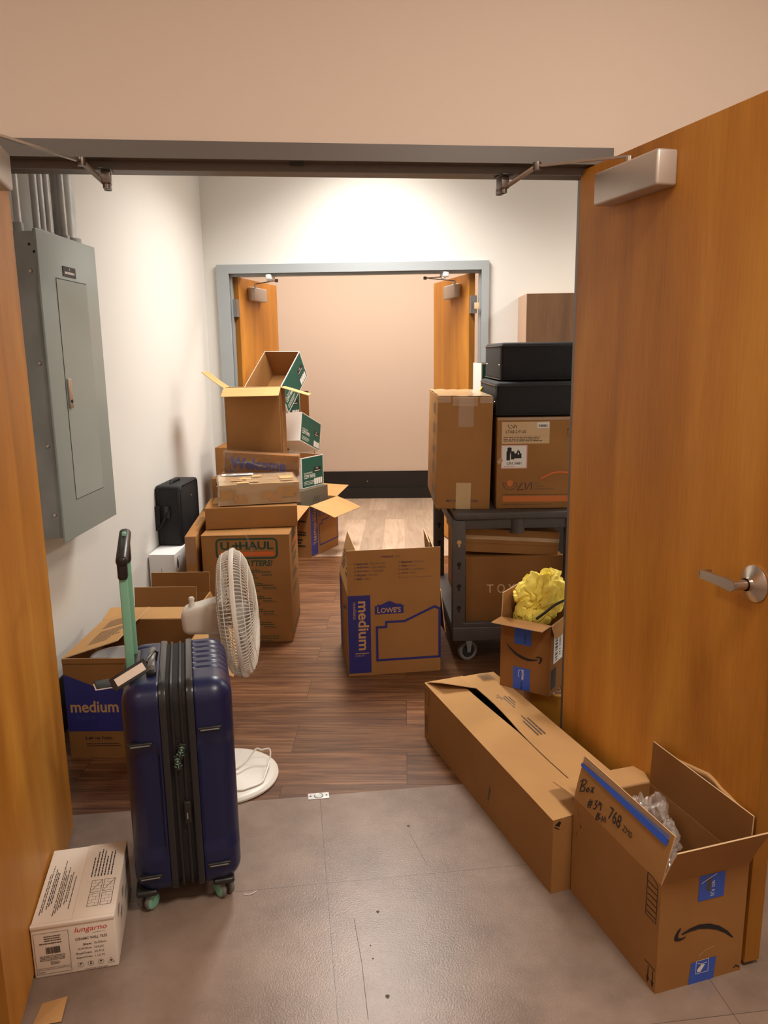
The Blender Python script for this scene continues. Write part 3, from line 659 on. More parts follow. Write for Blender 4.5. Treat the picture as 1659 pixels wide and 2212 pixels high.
# ------------------------------------------------------------------ suitcase
def shell(x0, x1, d, z0, z1, rc, re, groove=None, front=None, npts=15, ends=10):
    """rounded hard shell: rounded rectangle in y-z swept along x, edge rounded at x1"""
    b = B(); per = []
    hy = d/2
    def rr(inset):
        pts = []; r_ = max(rc-inset, .008); y_ = hy-inset; za, zb = z0+inset, z1-inset
        cs = [(y_-r_, zb-r_, 0), (-(y_-r_), zb-r_, 90), (-(y_-r_), za+r_, 180), (y_-r_, za+r_, 270)]
        for i, (cy, cz, a0) in enumerate(cs):
            for j in range(npts+1):
                a = R(a0+90*j/npts); pts.append((cy+r_*math.cos(a), cz+r_*math.sin(a)))
            ny_, nz_, na = cs[(i+1) % 4]; ex = (ny_+r_*math.cos(R(a0+90)), nz_+r_*math.sin(R(a0+90))); st = pts[-1]
            m_ = 60 if i == 0 else 30
            for j in range(1, m_): pts.append((st[0]+(ex[0]-st[0])*j/m_, st[1]+(ex[1]-st[1])*j/m_))
        return pts
    sg = 1 if x1 > x0 else -1; L = abs(x1-x0); prof = [(0, 0.004), (.003, 0.001)]
    for i in range(1, 8): prof.append((.003+(L-re-.003)*i/7, 0))
    for i in range(1, ends+1): a = PI/2*i/ends; prof.append((L-re+re*math.sin(a), re-re*math.cos(a)))
    for q in (.02, .05, .09, .13): prof.append((L+.0005, re+q))
    rings = [(x0+sg*a, rr(i_)) for a, i_ in prof]; n = len(rings[0][1]); vs = []; fs = []
    for x, pts in rings:
        for y, z in pts:
            yy, zz = y, z
            if groove: yy, zz = groove(x, y, z)
            if front: yy, zz = front(x, yy, zz)
            vs.append((x, yy, zz))
    for i in range(len(rings)-1):
        for j in range(n):
            q = (i*n+j, i*n+(j+1) % n, (i+1)*n+(j+1) % n, (i+1)*n+j); fs.append(q if sg < 0 else q[::-1])
    fs.append(tuple((len(rings)-1)*n+j for j in range(n)) if sg < 0 else tuple((len(rings)-1)*n+j for j in range(n))[::-1])
    b.add(vs, fs, 'navy', True); return b
t = thing('suitcase', 'navy hard shell suitcase standing on wheels with its mint handle pulled up', 'suitcase', (-.668, 2.128, 0), (0, 0, 15.4))
SW, SD, SZ0, SZ1 = .150, .400, .052, .668
def groove_r(x, y, z):
    if z > SZ1-.075 and x > .052:
        for yk in (-.075, -.035, .005, .045, .085, .125):
            q = abs(y-yk)
            if q < .007: z -= .004*min(1, (.007-q)/.003)*min(1, (x-.052)/.004)
    return y, z
def groove_l(x, y, z):
    if z > SZ1-.03 and -.13 < x < -.075 and .10 < y < .16:
        q = abs(y-.125)
        if q < .007: z -= .004*min(1, (.007-q)/.003)
    return y, z
def front(x, y, z):
    if y < -SD/2+.06:
        ax = abs(x)
        f_ = 0
        if .175 < z < .50 and ax > .05: f_ = min(1, (z-.175)/.006)*min(1, (.50-z)/.006)*min(1, (ax-.05)/.004)
        y += .009*f_
    return y, z
shell(.046, SW, SD, SZ0, SZ1, .055, .055, groove_r, front).build('shell_half', t, 50)
shell(-.040, -SW+.008, SD, SZ0, SZ1, .055, .055, groove_l, front).build('shell_half', t, 50)
def ring(x0, x1, inset, k, rc=.055):
    b = B(); pts = []; hy = SD/2-inset; za, zb = SZ0+inset, SZ1-inset; r_ = rc
    for cy, cz, a0 in ((hy-r_, zb-r_, 0), (-hy+r_, zb-r_, 90), (-hy+r_, za+r_, 180), (hy-r_, za+r_, 270)):
        for j in range(9): a = R(a0+90*j/8); pts.append((cy+r_*math.cos(a), cz+r_*math.sin(a)))
    n = len(pts); vs = [(x, y, z) for x in (x0, x1) for y, z in pts]
    xm = (x0+x1)/2; vs = [(x0, y, z) for y, z in pts]+[(xm, y*(1.006), (z-(za+zb)/2)*1.004+(za+zb)/2) for y, z in pts]+[(x1, y, z) for y, z in pts]
    fs = []
    for i in range(2):
        for j in range(n): fs.append((i*n+j, (i+1)*n+j, (i+1)*n+(j+1) % n, i*n+(j+1) % n))
    fs.append(tuple(range(n))[::-1]); fs.append(tuple(2*n+j for j in range(n))); b.add(vs, fs, k, True); return b
ring(.030, .047, -.003, 'trim_gray').build('edge_trim', t); ring(-.042, -.025, -.003, 'trim_gray').build('edge_trim', t)
ring(-.026, .031, .006, 'black_fab').build('zipper_gusset', t)
ring(-.014, -.008, .001, 'black_pl').build('zipper', t); ring(.010, .016, .001, 'black_pl').build('zipper', t)
# side feet
for x, z in ((-.098, .515), (.085, .540), (-.098, .120), (.088, .128)):
    b = B(); b.box((x-.032, -SD/2-.006, z-.006), (x+.032, -SD/2+.01, z+.006), 'black_pl', bev=.003); b.tube([(x-.025, -SD/2-.007, z-.001), (x+.025, -SD/2-.007, z-.001)], .0018, 'gray_pl', 8); b.build('side_foot', t)
# zipper pulls
for x, z, a in ((.006, .487, .3), (-.004, .455, -.1)):
    b = B(); mx = Matrix.Translation((x, -SD/2-.008, z)) @ Matrix.Rotation(a, 4, 'Y'); b.box((-.009, -.002, -.022), (.009, .002, .022), 'black_pl', mx, bev=.0015)
    for j, zz in enumerate((-.012, -.004, .004, .012)):
        b.box((-.0055, -.0026, zz-.0007), (.001, -.002, zz+.0007), 'mint', mx @ Matrix.Rotation(.5, 4, 'Y')); b.box((0, -.0026, zz-.0007), (.0055, -.002, zz+.0007), 'mint', mx @ Matrix.Rotation(-.5, 4, 'Y'))
    b.box((-.0006, -.0026, -.016), (.0006, -.002, .016), 'mint', mx)
    b.build('zipper_pull', t)
b = B(); b.box((.004, -SD/2-.008, .27), (.022, -SD/2+.002, .335), 'black_pl', bev=.003); b.box((.010, -SD/2-.009, .285), (.013, -SD/2-.0078, .303), 'galv'); b.build('lock', t)
# carry handle on top
b = B(); b.tube([(-.062, -.085, SZ1-.004), (-.062, -.080, SZ1+.018), (-.062, -.06, SZ1+.026), (-.062, .02, SZ1+.026), (-.062, .045, SZ1+.018), (-.062, .05, SZ1-.004)], .011, 'gray_pl', 10)
b.box((-.075, -.105, SZ1-.004), (-.049, -.075, SZ1+.012), 'black_pl', bev=.003); b.box((-.075, .04, SZ1-.004), (-.049, .07, SZ1+.010), 'gray_pl', bev=.003); b.build('carry_handle', t)
# telescopic handle
b = B(); b.box((-.140, -.095, SZ1-.012), (-.095, .10, SZ1+.006), 'black_pl', bev=.008); b.build('handle_recess', t)
HT = 1.000
b = B()
for y in (-.072, .072): b.box((-.128, y-.008, SZ1-.02), (-.106, y+.008, HT-.03), 'mint', bev=.003)
b.build('handle_tube', t)
b = B()
b.box((-.130, -.090, HT-.06), (-.104, -.055, HT+.005), 'black_pl', bev=.008); b.box((-.130, .055, HT-.05), (-.104, .090, HT+.03), 'black_pl', bev=.008)
b.box((-.132, -.098, -.015), (-.100, .098, .015), 'black_pl', Matrix.Translation((0, 0, HT+.012)) @ Matrix.Rotation(R(13), 4, 'X'), bev=.012); b.build('handle_grip', t)
b = B(); b.box((-.122, .035, HT+.032), (-.110, .06, HT+.044), 'mint', bev=.003); b.build('handle_button', t)
# luggage tag
g = B(); mx = Matrix.Translation((-.115, -.135, SZ1+.022)) @ Euler((R(48), R(-24), R(14))).to_matrix().to_4x4()
g.box((-.052, -.020, -.002), (.052, .020, .002), 'black_pl', mx, bev=.0015); g.box((-.040, -.0115, .0021), (.043, .0115, .0028), 'white_card', mx)
lt = g.build('luggage_tag', t)
g = B(); g.tube([(-.075, -.115, SZ1+.046), (-.068, -.10, SZ1+.050), (-.052, -.06, SZ1+.055), (-.045, -.045, SZ1+.045), (-.05, -.04, SZ1+.02), (-.062, -.05, SZ1+.012)], .0035, 'black_pl', 8)
g.box((-.086, -.117, SZ1+.038), (-.068, -.100, SZ1+.050), 'black_pl', bev=.002); g.build('tag_strap', lt)
g = B(); mx = Matrix.Translation((-.178, -.13, SZ1+.003)) @ Euler((R(10), R(4), R(18))).to_matrix().to_4x4()
g.box((-.028, -.02, -.0015), (.03, .02, .0015), 'black_pl', mx, bev=.001); g.box((-.031, -.022, -.0035), (.026, .010, -.0017), 'white_paper', mx); g.build('luggage_tag', t)
# wheels
for x, y in ((-.112, -.160), (.098, -.160), (-.112, .155), (.098, .155)):
    b = B(); b.box((x-.030, y-.036, .054), (x+.030, y+.036, .072), 'black_pl', bev=.008); b.tube([(x, y, .05), (x, y, .028)], .010, 'black_pl', 12); h_ = b.build('wheel_housing', t)
    b = B(); a = R(-42) if x < 0 else R(32)
    for s_ in (-1, 1):
        mx = Matrix.Translation((x, y, .0255)) @ Matrix.Rotation(a, 4, 'Z') @ Matrix.Translation((s_*.0135, 0, 0)) @ Matrix.Rotation(PI/2, 4, 'Y')
        b.lathe([(0, -.0075), (.021, -.0075), (.0255, -.004), (.0255, .004), (.021, .0075), (0, .0075)], 'rubber', 28, mx)
        b.lathe([(0, s_*.0085), (.018, s_*.0085), (.021, s_*.0076)], 'mint', 28, mx)
    b.build('wheel', h_)

# ------------------------------------------------------------------ pedestal fan
FX, FY = -.672, 2.637
t = thing('pedestal_fan', 'white pedestal fan on a round base behind the suitcase', 'fan', (FX, FY, 0), (0, 0, 9))
b = B(); b.lathe([(0, .0), (.190, .0), (.196, .004), (.196, .010), (.190, .015), (.175, .019), (.06, .026), (.035, .034), (.030, .06), (0, .06)], 'fan_white', 72); b.build('fan_base', t)
b = B(); b.tube([(0, 0, .05), (0, 0, .53)], .0125, 'fan_white', 16); b.tube([(0, 0, .05), (0, 0, .30)], .017, 'fan_white', 16); b.tube([(0, 0, .29), (0, 0, .325)], .024, 'fan_white', 16); b.build('pole', t)
TL = Matrix.Translation((.0, 0, .628)) @ Matrix.Rotation(R(-4.5), 4, 'Y')
b = B()
bm = bmesh.new(); bmesh.ops.create_cube(bm, size=1)
for v in bm.verts:
    fr_ = v.co.x > 0; v.co = Vector((.035 if fr_ else -.115, v.co.y*(.115 if fr_ else .10), (v.co.z*(.125 if fr_ else .085))+(.0 if fr_ else -.002)))
bmesh.ops.bevel(bm, geom=bm.edges[:], offset=.022, segments=5, profile=.5, affect='EDGES'); b.bm(bm, 'fan_white', True, TL)
b.tube([(.0, 0, .57), (.0, 0, .52)], .028, 'fan_white', 20); b.build('motor_housing', t)
b = B(); b.lathe([(0, -.012), (.013, -.012), (.011, .0), (.009, .010), (.011, .018), (.008, .024), (0, .025)], 'fan_white', 20, Matrix.Translation((-.080, 0, .675))); b.build('oscillation_knob', t)
RG = .222; XC = .085
AX = TL @ Matrix.Translation((XC, 0, 0)) @ Matrix.Rotation(PI/2, 4, 'Y')   # local z of the guards = fan axis
def wires(prof, n, r_, rings_):
    b = B()
    for i in range(n):
        a = 2*PI*i/n; b.tube([(q*math.cos(a), q*math.sin(a), z) for q, z in prof], r_, 'fan_white', 4, mx=AX)
    for q, z in rings_: b.tube([(q*math.cos(2*PI*j/64), q*math.sin(2*PI*j/64), z) for j in range(64)], r_, 'fan_white', 4, closed=True, mx=AX)
    return b
pf = [(.222, .004), (.214, .022), (.185, .040), (.13, .054), (.08, .060), (.035, .061)]
b = wires(pf, 100, .0019, [(.206, .029), (.16, .047), (.11, .0565), (.07, .061)]); b.lathe([(0, .066), (.030, .065), (.037, .060), (.036, .056)], 'fan_white', 32, AX); b.build('front_guard', t)
pb = [(.222, -.006), (.219, -.025), (.208, -.045), (.18, -.057), (.13, -.064), (.085, -.067)]
b = wires(pb, 100, .0019, [(.214, -.036), (.195, -.051), (.15, -.062), (.11, -.066)]); b.lathe([(.06, -.07), (.100, -.068), (.100, -.064), (.06, -.062)], 'fan_white', 40, AX); b.build('rear_guard', t)
b = B(); b.lathe([(.220, -.008), (.228, -.008), (.230, 0), (.228, .007), (.220, .007), (.220, -.008)], 'fan_white', 96, AX); b.build('guard_rim', t)
b = B(); b.lathe([(0, -.03), (.035, -.03), (.035, .025), (.02, .035), (0, .036)], 'blade', 24, AX)
for k_ in range(3):
    vs = []; fs = []; m_ = 10
    for i in range(m_+1):
        q = .03+.165*i/m_
        for j in range(5):
            a = (j/4-.5)*(1.15+.3*math.sin(PI*i/m_))+k_*2*PI/3+.35*i/m_; vs.append((q*math.cos(a), q*math.sin(a), (j/4-.5)*.045))
    for i in range(m_):
        for j in range(4): fs.append((i*5+j, i*5+j+1, (i+1)*5+j+1, (i+1)*5+j))
    b.add(vs, fs, 'blade', True, AX)
b.build('fan_blades', t)
b = B(); cp = [(.02, -.03, .035), (.05, -.02, .045), (.085, .02, .055), (.115, .055, .075), (.135, .05, .072), (.165, .055, .070), (.165, .02, .045), (.150, -.05, .030), (.135, -.10, .024), (.09, -.13, .024), (.06, -.14, .024), (.0, -.13, .026)]
def spline(P, n=6):
    o = []; P = [Vector(p) for p in P]
    for i in range(len(P)-1):
        a, b_, c, d = P[max(i-1, 0)], P[i], P[i+1], P[min(i+2, len(P)-1)]
        for j in range(n):
            s_ = j/n; o.append(tuple(.5*((2*b_)+(c-a)*s_+(2*a-5*b_+4*c-d)*s_*s_+(3*b_-a-3*c+d)*s_**3)))
    o.append(tuple(P[-1])); return o
b.tube(spline(cp), .0032, 'fan_white', 8); b.build('power_cord', t)

# ------------------------------------------------------------------ Lowe's style medium cartons
def dC(b, f, w, d, h):
    lowes_face(b, f('F'), w, h); L_ = f('L'); b.rect(L_, .02, .02, .30*d, .97*h, 'navy_ink'); b.ribbon(L_, [(.5*d, .2*h), (.5*d, .7*h), (.9*d, .8*h)], .012, 'navy_ink')
carton('moving_carton', 'open cardboard moving carton printed medium standing alone in the middle of the wood floor', 'box', (-.089, 3.811, 0), (.450, .441, .409), (0, 0, 9.2), open_top=True, deco=dC, flaps=[
    dict(side='F', ang=91, length=.215, deco=lambda b, fr: lowes_flap(b, fr, .45, .215)),
    dict(side='L', ang=80, length=.215, bend=-4, skew=.0, k='card_light', inset=(.0, .0), deco=lambda b, fr: [b.lines(fr, .06, .05, .20, .14, 5, 'ink_purple', seed=5), b.lines(fr, .25, .05, .38, .14, 4, 'ink_purple', seed=6)] and None),
    dict(side='R', ang=264, length=.215), dict(side='B', ang=264, length=.215)])
def dM(b, f, w, d, h):
    lowes_face(b, f('F'), w, h); L_ = f('L')
    for i, z in enumerate((.72, .66, .6, .45, .4, .3, .24, .18)): b.lines(L_, .60*d, z*h, .95*d, z*h+.03, 1, 'ink', seed=i, ragged=.5)
carton('moving_carton', 'open cardboard moving carton printed medium at the far doorway, left side, flaps spread', 'box', (-.831, 6.084, 0), (.45, .44, .403), (0, 0, 67.5), open_top=True, deco=dM, flaps=[
    dict(side='F', ang=196, length=.22, k='card_light', bend=6), dict(side='L', ang=200, length=.21, k='card_light', bend=5),
    dict(side='R', ang=165, length=.22, k='card_light'), dict(side='B', ang=100, length=.22)])
def dL2(b, f, w, d, h):
    F = f('F'); K = 'navy_ink'
    b.dec(F, [(.0, .11), (w, .11), (w, .255), (.36, .255), (.36, .285), (.14, .285), (.0, .345)], K)
    b.text('medium', F, .016, .188, .185, .048, 'card_light', bold=.02); b.text('mediana', F, .035, .160, .075, .018, 'blue_ink')
    b.text('Let us help.', F, .065, .072, .105, .018, 'ink', bold=.01); b.lines(F, .065, .045, .205, .062, 2, 'ink', fill=.3, ragged=.1, seed=2)
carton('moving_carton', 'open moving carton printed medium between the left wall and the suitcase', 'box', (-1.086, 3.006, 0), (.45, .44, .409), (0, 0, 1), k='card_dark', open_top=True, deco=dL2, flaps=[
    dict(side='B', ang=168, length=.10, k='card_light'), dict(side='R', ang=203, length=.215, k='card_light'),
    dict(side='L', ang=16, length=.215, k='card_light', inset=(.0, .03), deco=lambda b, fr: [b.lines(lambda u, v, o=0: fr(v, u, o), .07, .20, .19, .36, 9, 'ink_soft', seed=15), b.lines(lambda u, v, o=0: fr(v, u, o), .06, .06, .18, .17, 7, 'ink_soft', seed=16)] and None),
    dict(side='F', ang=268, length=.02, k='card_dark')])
t = thing('white_tub', 'pale gray tub inside the open carton beside the left wall', 'tub', (-1.17, 2.98, .03)); b = B()
b.lathe([(0, 0), (.085, 0), (.098, .30), (.104, .305), (.104, .315), (.096, .312), (.083, .01), (0, .01)], 'paper_white', 40); b.build('tub_shell', t)
carton('shipping_carton', 'small plain brown carton with two raised flaps behind the suitcase by the left wall', 'box', (-1.115, 3.60, 0), (.29, .27, .375), (0, 0, 1), open_top=True, flaps=[
    dict(side='F', ang=84, length=.105), dict(side='B', ang=95, length=.10, k='card_dark'), dict(side='R', ang=250, length=.1), dict(side='L', ang=262, length=.1)])

# ------------------------------------------------------------------ black case on gray box by the left wall
def dG(b, f, w, d, h):
    b.rect(f('F'), .068, .05, .070, .37, 'seam'); b.ribbon(f('R'), [(.02, .34), (.02, .42), (.09, .42), (.09, .34)], .003, 'ink_soft', closed=True)
    q = [(.055+.016*math.cos(2*PI*i/20), .385+.03*math.sin(2*PI*i/20)) for i in range(20)]; b.dec(f('R'), q, 'ink')
carton('gray_carton', 'pale gray glossy carton on the floor under the black case with a strap', 'box', (-1.350, 4.44, 0), (.145, .50, .45), (0, 0, 0), k='paper_white', deco=dG)
t = thing('camera_case', 'upright black soft case with a buckled strap standing on the gray carton', 'case', (-1.347, 4.560, .4505), (0, 0, -3))
b = B(); b.box((-.072, -.172, 0), (.072, .172, .352), 'black_fab', bev=.016); b.build('case_body', t)
b = B(); b.tube([(.0725, -.155, .02), (.0725, -.155, .33), (.0725, -.14, .345), (.0725, .14, .345), (.0725, .155, .33), (.0725, .155, .02)], .003, 'black_pl', 8)
b.tube([(-.05, -.1725, .018), (-.05, -.1725, .335), (.05, -.1725, .335), (.05, -.1725, .018)], .002, 'black_pl', 8); b.build('piping', t)
b = B(); b.tube([(0, -.10, .350), (0, -.09, .364), (0, .03, .364), (0, .04, .350)], .010, 'black_fab', 10); b.build('carry_handle', t)
b = B(); b.box((-.085, -.15, .10), (-.072, .08, .25), 'black_fab', bev=.005); b.box((-.076, -.19, .105), (-.045, -.172, .235), 'black_fab', bev=.005)
b.tube([(-.075, -.182, .10), (-.05, -.187, .11), (-.02, -.184, .155), (-.003, -.18, .20)], .010, 'black_fab', 8); b.build('strap', t)
b = B(); b.box((-.022, -.186, .165), (.014, -.173, .215), 'black_pl', bev=.004); b.box((-.016, -.190, .20), (.010, -.174, .235), 'black_pl', bev=.004); b.build('buckle', t)
b = B(); b.box((.0722, .02, .255), (.0735, .045, .263), 'steel'); b.box((.0722, .028, .263), (.0735, .034, .268), 'card_edge'); b.build('emblem', t)

# ------------------------------------------------------------------ U-Haul stack
def dU(b, f, w, d, h):
    F, R_, T_ = f('F'), f('R'), f('T'); K = 'green_ink'; X = lambda u: u*w; Y = lambda v: v*h
    def rrect(x0, y0, x1, y1, r):
        o = []
        for cx, cy, a0 in ((x1-r, y1-r, 0), (x0+r, y1-r, 90), (x0+r, y0+r, 180), (x1-r, y0+r, 270)):
            for j in range(5): a = R(a0+22.5*j); o.append((cx+r*math.cos(a), cy+r*math.sin(a)))
        return o
    b.ribbon(F, rrect(X(.17), Y(.79), X(.855), Y(.965), .022), .010, K, closed=True)
    b.text('U', F, X(.215), Y(.868), X(.10), Y(.075), K, bold=.03); b.rect(F, X(.345), Y(.897), X(.445), Y(.913), K); b.rect(F, X(.385), Y(.875), X(.405), Y(.935), K)
    b.text('HAUL', F, X(.43), Y(.868), X(.385), Y(.075), K, bold=.03); b.rect(F, X(.205), Y(.812), X(.825), Y(.848), 'orange_ink')
    b.text('MATTERS!', F, X(.42), Y(.715), X(.38), Y(.055), K, bold=.03, shear=.2)
    for i, nm in enumerate(('Book Box', 'Small Box', 'Medium Box', 'Large Box', 'Xtra-Large Box')):
        y = .672-i*.123; b.text(nm, F, X(.51), Y(y), X(.018*len(nm)), Y(.016), K, bold=.03)
        b.lines(F, X(.51), Y(y-.018), X(.80), Y(y-.004), 1, K, fill=.6, ragged=.1, seed=i); b.lines(F, X(.51), Y(y-.052), X(.62), Y(y-.024), 2, K, fill=.35, seed=10+i); b.lines(F, X(.67), Y(y-.052), X(.84), Y(y-.024), 2, K, fill=.35, seed=20+i)
        b.lines(F, X(.51), Y(y-.07), X(.64), Y(y-.058), 1, K, fill=.5, ragged=.1, seed=30+i)
    for i, nm in enumerate(('Over 20 specialty boxes for', 'packing and storage needs.', 'for more information.')): b.text(nm, F, X(.49), Y(.052-i*.022), X(.0135*len(nm)), Y(.014), K, bold=.03, shear=.2)
    b.ribbon(R_, [(.22*d, .97*h), (.22*d, .80*h), (.80*d, .80*h), (.80*d, .97*h)], .01, K, closed=True); b.rect(R_, .3*d, .83*h, .74*d, .88*h, 'orange_ink'); b.text('HAUL', R_, .3*d, .89*h, .4*d, .05*h, K, bold=.03)
    for i in range(3): b.lines(R_, .25*d, (.66-i*.14)*h, .8*d, (.74-i*.14)*h, 5, K, seed=40+i)
    b.rect(R_, 0.02, .055*h, d-.01, .08*h, K)
    b.rect(T_, .10*w, .01, .35*w, .06, K); b.rect(T_, .55*w, .01, .75*w, .05, K)
t = carton('moving_carton', 'large moving carton with green and orange U-HAUL print carrying a stack of flat boxes', 'box', (-.853, 4.246, 0), (.464, .46, .597), (0, 0, 2.5), deco=dU,
       tape=lambda b, f, w, d, h: [b.dec(f('F'), [(w*.50, h), (w*.53, h), (w*.60, h*.82), (w*.57, h*.82)], 'clear_tape', .0015)])
b = B(); b.slab([(-.232, -.234, .599), (.005, -.234, .600), (.005, .228, .600), (-.232, .228, .599)], .0025, 'card', 'card_edge'); b.build('flap', t)
b = B(); b.slab([(.009, -.234, .601), (.232, -.234, .599), (.232, .228, .599), (.009, .228, .600)], .0025, 'card', 'card_edge'); b.build('flap', t)
carton('flat_carton', 'long thin cardboard box standing on edge between the black case and the U-HAUL carton', 'box', (-1.187, 4.49, 0), (.058, 1.02, .60), (0, 0, 6.9), k='card', deco=lambda b, f, w, d, h: [b.rect(f('F'), .004, .45, .05, .597, 'clear_tape', .001), b.lines(f('T'), .02, .25, .04, .5, 7, 'ink_soft', seed=3)])
carton('flat_carton', 'plain flat brown box lying directly on the U-HAUL carton', 'box', (-.854, 4.318, .6025), (.495, .31, .118), (0, 0, 8), k='card', open_top=False, tape=lambda b, f, w, d, h: b.box((-w/2+.03, -d/2+.11, h), (-w/2+.2, d/2, h+.004), 'card_light'))
t = thing('taped_carton', 'flat box heavily wrapped in packing tape and film, second from the floor carton upward', 'box', (-.835, 4.395, .7265), (0, 0, 13.5))
def crumple_box(w, d, h, n, amp, k, sd):
    bm = bmesh.new(); bmesh.ops.create_cube(bm, size=1)
    bmesh.ops.subdivide_edges(bm, edges=bm.edges[:], cuts=n, use_grid_fill=True)
    for v in bm.verts:
        v.co = Vector((v.co.x*w, v.co.y*d, (v.co.z+.5)*h)); q = noise.noise_vector(v.co*9+Vector((sd, 0, 0)))*amp+noise.noise_vector(v.co*28)*amp*.4
        if v.co.z < .002: q.z = 0
        v.co += q
    return bm
b = B(); b.bm(crumple_box(.432, .372, .112, 14, .004, 'card', 3), 'tape', True); b.build('box_body', t, 30)
b = B(); w_, d_2, h_2 = .432, .372, .112
F = frame('F', w_, d_2, h_2); T_ = frame('T', w_, d_2, h_2); rr = random.Random(4)
for i in range(9): x = rr.uniform(.0, .34); y = rr.uniform(.0, .06); b.rect(F, x, y, x+rr.uniform(.05, .1), y+rr.uniform(.03, .05), rr.choice(['card_light', 'tape', 'card_light']), .0042+.0002*i)
for i in range(8): x = rr.uniform(.0, .34); y = rr.uniform(.0, .25); b.rect(T_, x, y, x+rr.uniform(.05, .09), y+rr.uniform(.05, .12), rr.choice(['card_light', 'card_light', 'tape']), .0042+.0002*i)
b.build('packing_tape', t)
b = B(); b.rect(T_, .02, .31, .20, .37, 'white_paper', .0065); b.bars(T_, .045, .325, .085, .36, 'ink', 3, .007); b.lines(T_, .10, .325, .19, .36, 3, 'ink', seed=3, off=.007); b.build('shipping_label', t)
b = B(); b.bm(crumple_box(.446, .386, .118, 16, .007, 'film', 9), 'film', True); b.build('plastic_film', t, 25)
carton('shipping_carton', 'tall carton with small upright symbols, mostly hidden behind the U-HAUL stack', 'box', (-.957, 4.90, 0), (.41, .48, .800), (0, 0, 0), deco=lambda b, f, w, d, h: [b.rect(f('F'), .015, h-.055, .13, h-.053, 'ink'), b.dec(f('F'), [(.022, h-.04), (.028, h-.03), (.034, h-.04)], 'ink'), b.dec(f('F'), [(.042, h-.04), (.048, h-.03), (.054, h-.04)], 'ink'), b.dec(f('F'), [(.02, h-.052), (.06, h-.052), (.05, h-.044), (.03, h-.044)], 'white_paper')])
t = thing('welcome_carton', 'film-wrapped carton printed Welcome in blue, tilted behind the taped box', 'box', (-.868, 4.725, .815), (0, 4.2, 1))
b = B(); b.box((-.222, -.04, 0), (.222, .04, .128), 'card_dark', bev=.003); fr = frame('F', .444, .08, .128)
b.text('Welcome', fr, .035, .028, .335, .070, 'blue_ink', bold=.035); b.text('h', fr, .035, .004, .02, .02, 'blue_ink', bold=.02); b.build('box_body', t)
b = B(); b.bm(crumple_box(.458, .094, .134, 16, .007, 'film', 5), 'film', True); b.build('plastic_film', t, 25)
carton('tall_carton', 'tall plain brown carton with spread top flaps above the Welcome carton', 'box', (-.925, 4.925, .8015), (.350, .18, .527), (0, 0, .5), open_top=True, flaps=[
    dict(side='F', ang=203, length=.115, k='card_light', wob=.002), dict(side='L', ang=149, length=.165, k='card_light', bend=-10), dict(side='R', ang=197, length=.175, k='card_light'), dict(side='B', ang=255, length=.1)],
    deco=lambda b, f, w, d, h: [b.rect(f('F'), .012, 0, .0135, h, 'card_dark'), b.rect(f('F'), w-.012, 0, w-.0105, h, 'card_edge'), b.rect(f('F'), 0, .10, w, .1012, 'card_dark')])
carton('shipping_carton', 'brown carton, toned darker for shade, in the left far corner of the room', 'box', (-1.175, 5.56, 0), (.28, .30, .900), (0, 0, 0), k='card_dark')  # darker cardboard stands in for the shade of the corner
b = B(); b.slab([(-.05, 0, 0), (.05, 0, 0), (.05, .02, .60), (-.05, .02, .575)], .005, 'card_dark', 'card_edge'); o = b.build('cardboard_sheet'); o.location = (-1.27, 5.20, 0); tag(o, 'narrow cardboard sheet leaning upright behind the thin box by the left wall', 'cardboard')

# ------------------------------------------------------------------ copy paper cartons and their neighbours in the far doorway
def dP(b, f, w, d, h, s='F', wl=None, flip=False):
    W = wl or w; F = f(s); b.rect(F, .006, .006, W-.006, h-.006, 'green_box')
    b.text('COPY PAPER', F, .03, .072, .15, .030, 'white_paper', bold=.01); b.text('MULTIPURPOSE', F, .03, .108, .11, .012, 'white_paper')
    b.lines(F, .03, .02, .19, .055, 3, 'white_paper', fill=.3, seed=4); b.rect(F, W-.13, h-.13, W-.035, h-.09, 'ink', .0008); b.text('HDS', F, W-.10, h-.105, .03, .011, 'white_paper', off=.0012); b.lines(F, W-.12, h-.125, W-.04, h-.115, 1, 'white_paper', fill=.5, seed=1, off=.0012)
    for i in range(4):
        x = W-.13+i*.028; q = [(x+.013+.013*math.cos(2*PI*j/14), .052+.013*math.sin(2*PI*j/14)) for j in range(14)]; b.dec(F, q, 'white_paper', .0008); b.rect(F, x+.001, .014, x+.025, .045, 'white_paper', .0009)
def paper_box(lab, loc, dims, rot, s, wl):
    w, d, h = dims; t = thing('copy_paper_carton', lab, 'box', loc, rot, 'green and white copy paper cartons')
    b = B(); carton_body(b, w, d, h, 'white_paper', t=.004, open_top=True); dP(b, lambda q: frame(q, w, d, h), w, d, h, s, wl); b.build('box_body', t)
    b = B(); e = .0046
    b.slab([(-w/2+e, d/2-e, .005), (w/2-e, d/2-e, .005), (w/2-e, d/2-e, h), (-w/2+e, d/2-e, h)], -.0005, 'card')
    b.slab([(-w/2+e, -d/2+e, .005), (-w/2+e, d/2-e, .005), (-w/2+e, d/2-e, h), (-w/2+e, -d/2+e, h)], .0005, 'card')
    b.slab([(w/2-e, -d/2+e, .005), (w/2-e, d/2-e, .005), (w/2-e, d/2-e, h), (w/2-e, -d/2+e, h)], -.0005, 'card')
    b.slab([(-w/2+e, -d/2+e, .005), (w/2-e, -d/2+e, .005), (w/2-e, -d/2+e, h), (-w/2+e, -d/2+e, h)], -.0005, 'card')
    b.slab([(-w/2+e, -d/2+e, .006), (w/2-e, -d/2+e, .006), (w/2-e, d/2-e, .006), (-w/2+e, d/2-e, .006)], .0005, 'card'); b.build('brown_lining', t)
    return t
